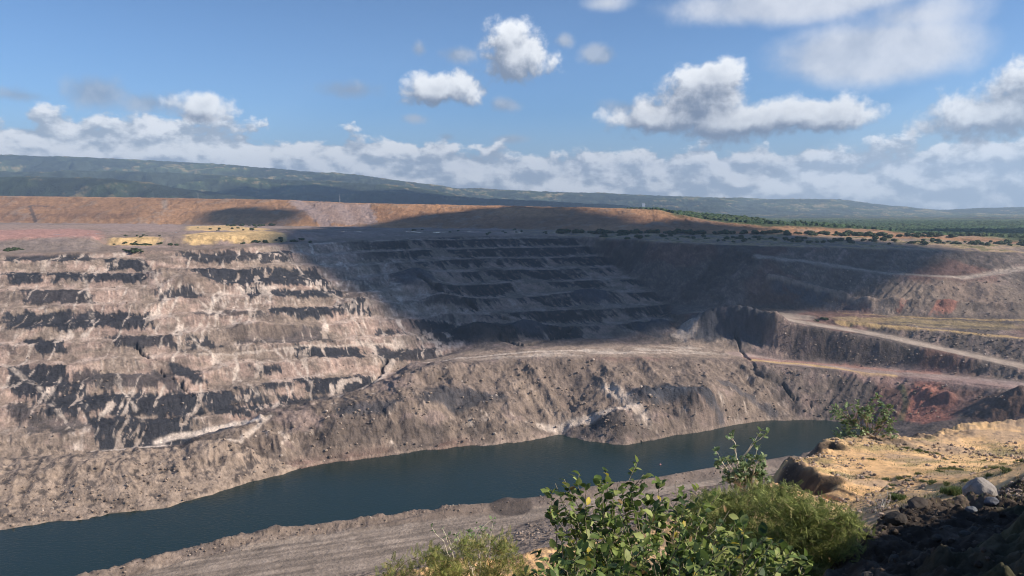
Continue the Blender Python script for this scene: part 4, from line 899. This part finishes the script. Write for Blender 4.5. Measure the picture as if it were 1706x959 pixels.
# 2 fine-leaved shrub right of it
FP = [(.24, .28, .08), (.34, .37, .12), (.15, .19, .055), (.44, .40, .17)]
tips = targets([(1150, 850), (1190, 822), (1230, 818), (1280, 812), (1330, 815), (1380, 838), (1420, 862), (1460, 885), (1470, 905), (1440, 935), (1410, 975), (1400, 1010), (1100, 1010), (1130, 900)], 520, 11.3, 14.8, r1)
rt = (5.0, 13.6); feathery('feathery_shrub', 'wide olive green shrub with fine feathery leaves beside the dark bank', (rt[0], rt[1], gz(*rt) - .05), tips, r1, fr=.155, per=50, pal=FP, w=(4, 3, 3, 1.2))
# 3 low mixed shrub at the lower edge
tips = targets([(628, 945), (680, 925), (720, 915), (760, 905), (800, 900), (850, 905), (880, 930), (890, 1000), (640, 1000), (640, 965)], 130, 17, 19.5, r1)
rt = (-.9, 18.6); feathery('feathery_shrub', 'low yellow green shrub with fine leaves at the brink above the haul road', (rt[0], rt[1], gz(*rt) - .05), tips, r1, fr=.20, per=26, pal=[(.20, .24, .06), (.30, .31, .09), (.46, .40, .15), (.13, .16, .05)], w=(3, 3, 1.5, 2))
# 4 sparse pale-stemmed shrubs at the brink
MK = [(.20, .28, .12), (.28, .36, .18), (.13, .19, .08), (.40, .46, .25)]
def sparse(label, rootpx, rd, tp, r, **k):
    root = on_ground(*rootpx, rd); return leafy('milkweed_shrub', label, root, [np.array(D(x, y, d)) for x, y, d in tp], r, pal=MK, w=(4, 3, 2, 1), **{'bark': (.60, .53, .42), **k})
sparse('small shrub with pale bare branches and few leaf tufts, standing before the lake', (1243, 808), 31.3,
       [(1218, 722, 31), (1268, 718, 31.2), (1280, 720, 31.4), (1258, 735, 31.2), (1190, 748, 31), (1200, 765, 30.8), (1225, 768, 31), (1235, 780, 31), (1210, 785, 31.2), (1255, 772, 31.4), (1265, 790, 31.4), (1280, 795, 31), (1245, 760, 31.3), (1195, 775, 31.3), (1230, 790, 31), (1270, 780, 31.6), (1250, 795, 31), (1215, 770, 31.6), (1224, 745, 31), (1262, 745, 31.3)] + [(x, y, d) for x, y, d in zip(r1.uniform(1203, 1280, 44), r1.uniform(760, 803, 44), r1.uniform(30.6, 31.9, 44))], r1, leaf=.2, per=(8, 18), stem=.034, rootsp=.12, clump=True)
sparse('spreading leafy shrub with crooked branches on the far edge of the sandy terrace', (1440, 736), 41.6,
       [(1382, 685, 41.3), (1390, 695, 41.3), (1400, 700, 41.4), (1415, 672, 41.5), (1430, 668, 41.5), (1455, 662, 41.7), (1463, 658, 41.7), (1470, 672, 41.7), (1478, 695, 41.8), (1490, 702, 41.8), (1485, 715, 41.8), (1388, 722, 41.3), (1400, 728, 41.2), (1420, 700, 41.5), (1450, 700, 41.6), (1440, 715, 41.4), (1465, 710, 41.8), (1475, 725, 41.8), (1410, 712, 41.2), (1445, 685, 41.6), (1495, 728, 42), (1402, 690, 41.8)] + [(x, y, d) for x, y, d in zip(r1.uniform(1388, 1490, 34), r1.uniform(672, 730, 34), r1.uniform(40.9, 42.4, 34))], r1, leaf=.21, per=(12, 24), stem=.026, rootsp=.45, bark=(.33, .27, .2))
sparse('thin crooked shrub with bare white twigs rising over the haul road', (795, 945), 20.6,
       [(718, 876, 20.4), (737, 880, 20.4), (745, 892, 20.3), (758, 888, 20.5), (780, 880, 20.5), (786, 892, 20.4), (823, 862, 20.8), (821, 872, 20.8), (815, 890, 20.8), (795, 905, 20.6), (800, 885, 20.7), (806, 878, 20.7), (770, 900, 20.5)], r1, leaf=.12, per=(4, 11), stem=.022, rootsp=.08, clump=True)
# dry leafless plant
root = on_ground(1470, 876, 24.2); e = empty('dry_twigs', root); tag(e, 'leafless dry plant with thin white twigs on bright sand', 'dead plant'); st = MB()
for (x, y) in [(1478, 808), (1484, 822), (1456, 830), (1462, 845), (1490, 850), (1480, 862), (1474, 835), (1498, 868), (1450, 862), (1466, 822)]:
    p = curve(root, D(x, y, 24.2 + r1.normal(0, .15)), r1, .2, 7); tube(st, p - np.array(root), np.linspace(.011, .004, 7), 4, (.62, .57, .5))
    for k in range(3):
        i = r1.integers(2, 6); q = p[i] + r1.normal(0, .14, 3) + [0, 0, .1]; tube(st, np.array([p[i], (p[i] + q) / 2 + r1.normal(0, .02, 3), q]) - root, [.006, .005, .002], 4, (.62, .57, .5))
st.build('stem', BARK, e)

# grass tufts on the sand
def tuft_mesh(r, n, h, w, col):
    mb = MB(); a = r.uniform(0, 6.28, n); rr = w * .85 * r.uniform(0, 1, n) * (.7 + .3 * np.sin(a * 3)); b = np.stack([rr * np.cos(a), rr * np.sin(a), np.full(n, -.03)], 1)
    ln = r.normal(0, .5, (n, 2)) * h * .8; hh = h * r.uniform(.4, 1.1, n); wd = .006 + .010 * r.random(n)
    tip = b + np.stack([ln[:, 0], ln[:, 1], hh], 1); mid = b + np.stack([ln[:, 0] * .35, ln[:, 1] * .35, hh * .65], 1); th = r.uniform(0, 6.28, n); sd = np.stack([np.cos(th) * wd, np.sin(th) * wd, 0 * wd], 1)
    v = np.stack([b - sd, b + sd, mid + sd * .8, mid - sd * .8, tip], 1); base = (np.arange(n) * 5)[:, None]
    mb.add(v.reshape(-1, 3), q=base + np.array([0, 1, 2, 3]), t=base + np.array([3, 2, 4]), c=np.repeat(leaf_cols(n, r, [col, np.array(col) * 1.6, (.30, .26, .10)], (4, 3, .8)), 5, axis=0)); return mb
GP = (.10, .12, .045)
tproto = []
for i in range(4):
    o = tuft_mesh(r1, 420, .11, .34, GP).build('grass_tuft', FERN); tproto.append(o)
tspots = [(1452, 768, 1), (1443, 797, .8), (1477, 800, 1.1), (1490, 808, .9), (1500, 800, 1), (1520, 803, 1.1), (1540, 806, .9), (1556, 806, 1.1), (1572, 784, 1.1), (1590, 783, 1.3), (1600, 786, 1), (1566, 789, .8), (1530, 792, .8), (1492, 824, .8), (1481, 815, .9), (1640, 778, .7), (1660, 782, 1.1), (1680, 784, 1.2), (1692, 765, 1), (1672, 772, .8), (1650, 790, .8), (1705, 770, 1), (1630, 808, .7), (1610, 800, .7), (1512, 797, .8),
          (1580, 806, .9), (1385, 793, .6), (1394, 837, .6), (1402, 834, .5), (1530, 748, 1.2), (1545, 750, 1.1), (1560, 752, .9), (1510, 746, .9), (1575, 760, .8), (1640, 765, .7), (1666, 758, .7), (1590, 770, .7)]
for i, (x, y, s_) in enumerate(tspots):
    p = H_(x, y); src = tproto[i % 4]; o = src if i < 4 else link(src.copy())
    o.location = (p[0], p[1], gz(p[0], p[1])); o.scale = (s_, s_, s_ * .85); o.rotation_euler = (0, 0, i * 1.3); tag(o, 'low green grass tuft growing on the bright sandy terrace', 'grass tuft', 'grass tufts on the sandy terrace')
for (x, y, lab, s_) in [(1498, 832, 'dark green rounded grass clump beside the dry white twigs', .42), (1590, 818, 'tall bright green grass clump left of the grey boulder', .5)]:
    p = H_(x, y); o = tuft_mesh(r1, 900, .5 * s_, s_, (.09, .125, .04)).build('grass_clump', FERN); o.location = (p[0], p[1], gz(p[0], p[1])); tag(o, lab, 'grass clump')
# sparse short grass between the tufts: nobody could count it
mb = MB(); n = 5200; pts = []
while len(pts) < n:
    x, y = r1.uniform(1380, 1706), r1.uniform(735, 850); p = H_(x, y)
    if np.hypot(p[0], p[1]) < 50 and fbm(np.array([p[0] / 2.4]), np.array([p[1] / 1.5]), 5, 551, .6)[0] > .12: pts.append((p[0] + r1.normal(0, .3), p[1] + r1.normal(0, .3)))
b = np.array([(x, y, gz(x, y) - .01) for x, y in pts]); hh = r1.uniform(.04, .12, n); ln = r1.normal(0, .04, (n, 2)); th = r1.uniform(0, 6.28, n); sd = np.stack([np.cos(th), np.sin(th), 0 * th], 1) * .011
v = np.stack([b - sd, b + sd, b + np.stack([ln[:, 0], ln[:, 1], hh], 1)], 1); mb.add(v.reshape(-1, 3), t=np.arange(n * 3).reshape(n, 3), c=np.repeat(leaf_cols(n, r1, [GP, (.14, .16, .05), (.35, .28, .12)], (3, 2, 2)), 3, axis=0))
tag(mb.build('grass', FERN, smooth=False), 'short sparse grass scattered over the sandy terrace', 'grass', kind='stuff')

# ------------------------------------------------------------------ stones
def rock_verts(r, size, sub=3, rough=.18, flat=(1, 1, .75)):
    V, T = ico(sub); V = V.copy()
    for _ in range(12):                                    # planes knocked off
        nrm = r.normal(0, 1, 3); nrm /= np.linalg.norm(nrm); h = r.uniform(.62, .92); d = V @ nrm - h; V -= np.where(d > 0, d, 0)[:, None] * nrm * .85
    V *= (1 + rough * fbm(V[:, 0] * 2 + size * 9, V[:, 1] * 2 + V[:, 2] * 1.7, 4, int(size * 100) % 900)[:, None]); return V * size * np.array(flat), T
def rock(name, label, px, d, size, col, flat=(1, 1, .75), lift=.25, group=None, sub=3):
    x, y, _ = D(*px, d); V, T = rock_verts(r1, size, sub, .18, flat); mb = MB(); mb.add(V, t=T, c=np.array(col) * r1.uniform(.9, 1.1))
    o = mb.build(name, STONE, smooth=False); o.location = (x, y, gz(x, y) + size * lift); o.rotation_euler = (0, 0, r1.uniform(0, 6)); tag(o, label, 'boulder' if size > .3 else 'stone', group); return o
rock('boulder', 'rounded grey boulder on the crest of the shaded bank', (1634, 850), 18.6, .42, (.27, .245, .225), (1.1, .9, .9), .55, sub=4)
rock('stone', 'small pale yellow stone just left of the grey boulder', (1604, 836), 19.3, .12, (.75, .62, .34), lift=.6)
rock('stone', 'bluish grey stone below and left of the grey boulder', (1617, 868), 16.6, .14, (.16, .17, .185), lift=.5)
rock('stone', 'bluish grey stone below and right of the grey boulder', (1650, 862), 17, .17, (.12, .125, .14), lift=.5)
rock('boulder', 'dark round boulder at the upper left shoulder of the shaded bank', (1492, 872), 14.6, .2, (.06, .052, .046), (1, 1, .8), .5)
rock('boulder', 'dark boulder low on the left flank of the shaded bank', (1440, 918), 12.6, .17, (.06, .052, .046), (1, 1, .8), .5)
rock('boulder', 'dark jagged boulder at the top corner of the shaded bank', (1528, 842), 16.6, .22, (.07, .058, .05), (1.3, 1, .7), .4)
for (x, y, d, s_) in [(752, 915, 19.6, .42), (735, 928, 19.2, .35), (798, 922, 19.4, .42), (775, 935, 19, .35), (833, 925, 19.4, .38), (760, 945, 18.4, .34), (815, 940, 18.6, .34), (705, 940, 18.8, .3), (850, 915, 20, .3)]:
    rock('earth_clod', 'crumbly yellow earth clod showing among the low shrub above the haul road', (x, y), d, s_, (.72, .50, .24), (1.2, 1, .8), 1.25, 'yellow earth clods in the low shrub')
sp = [(r1.uniform(1440, 1706), r1.uniform(870, 959), r1.uniform(9, 15)) for _ in range(26)]
for (x, y, d) in sp: rock('stone', 'fist sized stone lying on the shaded bank', (x, y), d, r1.uniform(.05, .12), (.09, .08, .07), lift=.3, group='stones on the shaded bank', sub=2)
mb = MB(); cnt = 0; V0, T0 = ico(1)
while cnt < 5200:
    if r1.random() < .45: x, y = r1.uniform(2, 15), r1.uniform(5, 21)
    else: p = H_(r1.uniform(1290, 1760), r1.uniform(700, 860)); x, y = p[0] + r1.normal(0, .3), p[1] + r1.normal(0, .3)
    if math.hypot(x, y) > 50: continue
    s_ = .012 + .045 * r1.random() ** 3; s_ *= 1 + math.hypot(x, y) / 40; bank = math.hypot(x, y) < 20
    if not bank and fbm(np.array([x / 3.]), np.array([y / 2.]), 3, 77)[0] < .0: continue
    mb.add(V0 * s_ * r1.uniform(.6, 1.2, (len(V0), 3)) + [x, y, gz(x, y) + s_ * .2], t=T0, c=np.array(C['gravel'] * (r1.uniform(.12, .42) if bank else r1.uniform(.6, 1.5)))); cnt += 1
tag(mb.build('gravel', STONE, smooth=False), 'loose gravel and clods scattered over bank and terrace', 'gravel', kind='stuff')

# rubble: rocks rolled down the pit slopes
def pzl(x, y):
    r = math.hypot(x, y); a = math.atan2(x, y); RR, ZZ = PG
    return float(ZZ[min(int(np.searchsorted(RR, r)), len(RR) - 1), min(int(np.searchsorted(AZ_MID, a)), len(AZ_MID) - 1)])
mb = MB(); V0, T0 = ico(1); cnt = 0
zones = [([(0, 790), (0, 885), (290, 843), (500, 778), (760, 742), (935, 723), (1040, 738), (1250, 703), (1400, 700), (1500, 700), (1700, 690), (1706, 655), (1300, 612), (1000, 600), (870, 600), (680, 625), (560, 672), (400, 740), (150, 780)], 2600, .8),
         ([(850, 905), (880, 872), (1020, 843), (1200, 812), (1200, 840), (1000, 890)], 1500, .7), ([(1300, 595), (1290, 534), (1500, 573), (1706, 618), (1706, 632), (1500, 616)], 450, .7), ([(1500, 534), (1706, 552), (1706, 604), (1500, 560)], 450, .8),
         ([(1380, 520), (1400, 450), (1600, 465), (1706, 452), (1706, 528)], 500, .7), ([(0, 430), (0, 760), (400, 705), (650, 620), (780, 580), (600, 420)], 700, .6), ([(150, 955), (300, 912), (600, 860), (920, 823), (1200, 778), (1200, 788), (900, 835), (600, 874), (300, 930), (150, 959)], 700, .45)]
for pl, n, k_ in zones:
    m_ = 0
    while m_ < n:
        x, y = r1.uniform(min(p[0] for p in pl), max(p[0] for p in pl)), r1.uniform(min(p[1] for p in pl), max(p[1] for p in pl))
        if not in_poly(x, y, pl): continue
        p = H_(x, y); X_, Y_ = p[0] + r1.normal(0, 2), p[1] + r1.normal(0, 2)
        if fbm(np.array([X_ / 16.]), np.array([Y_ / 16.]), 3, 88)[0] < r1.uniform(-.7, .3): m_ += .3; continue
        z_ = pzl(X_, Y_)
        if z_ < -149.8: m_ += .2; continue
        s_ = k_ * (.26 + 1.25 * r1.random() ** 6); g_ = r1.random()
        mb.add(V0 * s_ * r1.uniform(.55, 1.2, (len(V0), 3)) * [1.1, 1, .8] + [X_, Y_, z_ + s_ * .25], t=T0, c=(C['tan'] if g_ < .5 else C['pale'] * .8 if g_ < .62 else C['spoil'] * .9) * r1.uniform(.7, 1.25)); m_ += .75
tag(mb.build('rubble', STONE, smooth=False), 'loose rubble and rocks lying on the pit slopes', 'rubble', kind='stuff')

# ------------------------------------------------------------------ far bushes and wood
def bush_mesh(r, i):
    mb = MB(); n = 260; lobes = [(r.normal(0, .35), r.normal(0, .3), r.uniform(.35, .65), r.uniform(.35, .6)) for _ in range(5)]
    for k in range(n):
        lx, ly, lz, lr = lobes[r.integers(5)]; d = r.normal(0, 1, 3); d /= np.linalg.norm(d); c0 = np.array([lx, ly, lz]) + d * lr * r.uniform(.6, 1); c0[2] = max(c0[2], .02)
        a = np.cross(d, r.normal(0, 1, 3)); a /= np.linalg.norm(a); b_ = np.cross(d, a); s_ = r.uniform(.09, .17)
        mb.add([c0 - a * s_ - b_ * s_, c0 + a * s_ - b_ * s_ * .7, c0 + a * s_ * .8 + b_ * s_, c0 - a * s_ + b_ * s_ * .8], q=[(0, 1, 2, 3)], c=np.array([.06, .082, .03]) * r.uniform(.6, 1.6))
    return mb.build('bush', FERN, smooth=False)
bp = [bush_mesh(r1, i) for i in range(4)]; nb = 0
def bush(x, y, s_, lab, grp):
    global nb
    src = bp[nb % 4]; o = src if nb < 4 else link(src.copy()); nb += 1
    o.location = (x, y, level(x, y) - .3); o.scale = (s_ * r1.uniform(.8, 1.5), s_, s_ * r1.uniform(.6, .95)); o.rotation_euler = (0, 0, r1.uniform(0, 6)); tag(o, lab, 'bush', grp)
def row(n, x0, y0, x1, y1, jy, s0, s1, lab, grp):
    for k in range(n):
        t = r1.random(); p = H_(lerp(x0, x1, t), lerp(y0, y1, t) + r1.normal(0, jy)); bush(p[0], p[1], r1.uniform(s0, s1), lab, grp)
lab1, g1_ = 'dark green bush in the belt between pit rim and waste dump', 'bushes between the pit rim and the dump'
row(80, 930, 388, 1300, 390, .5, 4, 7.5, lab1, g1_); row(60, 1300, 390, 1640, 396, 1.2, 4, 7, lab1, g1_); row(70, 1000, 393, 1420, 403, 2.2, 2.5, 5, lab1, g1_); row(55, 1400, 399, 1706, 409, 2.5, 2.5, 5.5, lab1, g1_)
lab2, g2_ = 'dark green bush around the yellow quarried steps', 'bushes around the yellow quarried steps'
row(16, 372, 376, 465, 376, .8, 3, 6, lab2, g2_); row(10, 330, 381, 450, 383, 1.5, 2.5, 4, lab2, g2_); row(10, 235, 409, 300, 407, 1, 2, 4, lab2, g2_); row(8, 190, 408, 235, 405, 2, 1.5, 3, lab2, g2_); row(8, 400, 406, 445, 404, 1, 2, 4, lab2, g2_); row(9, 455, 400, 530, 404, 1.5, 2, 4, lab2, g2_); row(8, 205, 393, 270, 393, .6, 1.5, 2.5, lab2, g2_); row(8, 200, 417, 240, 420, 1.5, 2, 3.5, lab2, g2_)
row(8, 0, 419, 36, 416, 1, 2, 4, 'dark green bush on the left end of the pit rim', 'bushes on the left end of the pit rim')
row(14, 640, 383, 930, 388, 2, 2, 4, 'dark bush on the shaded rim below the long brown dump', 'bushes on the shaded rim')
p = H_(1172, 573); bush(p[0], p[1], 3.2, 'lone green bush on the pale terrace deep inside the pit', None); del_g = bpy.context.scene.objects
row(7, 1345, 536, 1380, 532, 1, 1.5, 2.6, 'small bush beside the bend of the upper haul road', 'bushes beside the upper haul road')

def build_forest():
    X, Y = grid(radii([(960, 3200, .0028)]), azs([(6, 46, .07)])); Zz = tin(X, Y)
    best = np.zeros(X.shape); tint = np.ones(X.shape); cs = 7.5; ix, iy = np.floor(X / cs).astype(np.int64), np.floor(Y / cs).astype(np.int64)
    for dx in (-1, 0, 1):
        for dy in (-1, 0, 1):
            jx, jy = ix + dx, iy + dy; cx_ = (jx + .15 + .7 * _h(jx, jy, 1)) * cs; cy_ = (jy + .15 + .7 * _h(jx, jy, 2)) * cs; rad = 3.2 + 2.8 * _h(jx, jy, 3); hh = 2.5 + 3.5 * _h(jx, jy, 4)
            d2 = ((X - cx_) ** 2 + (Y - cy_) ** 2) / rad ** 2; v = hh * np.sqrt(np.clip(1 - d2, 0, 1)); m = v > best; best = np.where(m, v, best); tint = np.where(m, .6 + .9 * _h(jx, jy, 5), tint)
    poly = np.concatenate([xy([D(1120, 353, 1180), D(1190, 366, 1130), D(1250, 372, 1085), D(1400, 378, 1050), D(1560, 389, 990), D(1706, 400, 930), D(1900, 408, 900)]), [[2400, 2000], [2300, 3100], [250, 3100], [220, 1500]]])
    sd_ = sdf(X, Y, poly, 400) + 22 * fbm(X / 60, Y / 60, 4, 601); gap = fbm(X / 70, Y / 70, 4, 611, .6)
    road_ = dline(X, Y, [[330, 1330], [520, 1380], [800, 1500]], 200) + 8 * gap
    ok = (sd_ < 0) & (gap < .30) & (road_ > 16)
    Zz = Zz + np.where(ok, best - .5, -6); c = np.ones(X.shape + (3,)) * C['forest'] * (1.75 * tint)[..., None]; c = blend(c, C['green'] * .9, sstep(fbm(X / 90, Y / 90, 4, 621), 0, .4) * .7)
    tag(to_mesh('forest', X, Y, Zz, c, MAT_FAR), 'dense green wood spreading over the plain behind the pit', 'forest', kind='stuff')
build_forest()

# ------------------------------------------------------------------ small far things
def plain_mat(name, col, rough=.6):
    m, t = new_mat(name); n = t.nodes; l = t.links; o = n.new('ShaderNodeOutputMaterial'); b = n.new('ShaderNodeBsdfPrincipled'); z = n.new('ShaderNodeTexNoise'); z.inputs['Scale'].default_value = 4
    r_ = n.new('ShaderNodeMix'); r_.data_type = 'RGBA'; l.new(z.outputs['Fac'], r_.inputs[0]); r_.inputs[6].default_value = (*[q * .8 for q in col], 1); r_.inputs[7].default_value = (*col, 1)
    l.new(r_.outputs[2], b.inputs['Base Color']); b.inputs['Roughness'].default_value = rough; l.new(b.outputs[0], o.inputs[0]); return m
STEEL, WHITE, ORANGE = plain_mat('steel', (.35, .36, .38)), plain_mat('white_paint', (.8, .8, .78)), plain_mat('orange_paint', (.75, .28, .08))
def mast(px, py, d, h, label):
    x, y, z = D(px, py, d); e = empty('radio_mast', (x, y, z - 2)); tag(e, label, 'mast')
    mb = MB()
    for k in range(3):
        a = k * 2.094; tube(mb, [(1.2 * math.cos(a), 1.2 * math.sin(a), 0), (.35 * math.cos(a), .35 * math.sin(a), h)], [.12, .07], 5)
    for j in range(12):
        z0, z1 = h * j / 12, h * (j + 1) / 12; q0, q1 = 1.2 - .85 * j / 12, 1.2 - .85 * (j + 1) / 12
        for k in range(3): a, b_ = k * 2.094, (k + 1) * 2.094; tube(mb, [(q0 * math.cos(a), q0 * math.sin(a), z0), (q1 * math.cos(b_), q1 * math.sin(b_), z1)], [.06, .06], 4)
    mb.build('lattice', STEEL, e); m2 = MB(); tube(m2, [(0, 0, h - .2), (0, 0, h + 3)], [.06, .03], 5); m2.build('antenna', STEEL, e)
mast(566, 337, 1460, 17, 'thin lattice mast on top of the brown dump'); mast(330, 331, 1660, 14, 'short lattice mast on the left dump, before the green hills')
def box(mb, c0, s_, c=(1, 1, 1)):
    v = np.array([(x, y, z) for x in (-.5, .5) for y in (-.5, .5) for z in (0, 1)]) * np.array(s_) + np.array(c0); mb.add(v, q=[(0, 1, 3, 2), (4, 6, 7, 5), (0, 4, 5, 1), (2, 3, 7, 6), (0, 2, 6, 4), (1, 5, 7, 3)], c=c)
# white house on the far hills
x, y, z = D(1072, 341, 5600); e = empty('house', (x, y, z)); tag(e, 'tiny white house on the far hills behind the dump', 'house')
mb = MB(); box(mb, (0, 0, -14), (20, 14, 22)); mb.build('wall', WHITE, e, smooth=False)
mb = MB(); mb.add([(-11, -8, 8), (11, -8, 8), (11, 8, 8), (-11, 8, 8), (-11, 0, 13), (11, 0, 13)], q=[(0, 1, 5, 4), (3, 4, 5, 2), (0, 3, 2, 1)], t=[(0, 4, 3), (1, 2, 5)]); mb.build('roof', STEEL, e, smooth=False)
# orange marker post at the head of the upper haul road
p = H_(1291, 526); e = empty('road_marker', (p[0], p[1], p[2] - .3)); tag(e, 'small orange marker board at the bend of the upper haul road', 'marker')
mb = MB(); box(mb, (0, 0, 1.2), (2.2, .15, 1.4)); mb.build('board', ORANGE, e, smooth=False); mb = MB(); tube(mb, [(-.7, .12, 0), (-.7, .12, 2.4)], [.06, .06]); tube(mb, [(.7, .12, 0), (.7, .12, 2.4)], [.06, .06]); mb.build('post', STEEL, e)
# buoy on the lake
x, y, z = Z(1100, 774, WATER); e = empty('buoy', (x, y, WATER)); tag(e, 'tiny pink buoy floating alone on the lake', 'buoy')
V, T = ico(2); mb = MB(); mb.add(V * [.62, .62, .5] + [0, 0, .15], t=T); mb.build('float', plain_mat('pink_plastic', (.7, .3, .25), .4), e); mb = MB(); tube(mb, [(0, 0, .5), (0, 0, 1.3)], [.05, .04]); mb.build('pole', STEEL, e)

# ------------------------------------------------------------------ air
hm, t = new_mat('haze'); o_ = t.nodes.new('ShaderNodeOutputMaterial'); pv = t.nodes.new('ShaderNodeVolumePrincipled'); pv.inputs['Color'].default_value = (.56, .76, 1, 1); pv.inputs['Density'].default_value = HAZE; pv.inputs['Anisotropy'].default_value = .2
t.links.new(pv.outputs[0], o_.inputs['Volume'])
q = 10200; mb = MB(); box(mb, (0, 0, -172), (2 * q, 2 * q, 172 + 640)); hz = mb.build('haze', hm, smooth=False); tag(hz, kind='stuff')
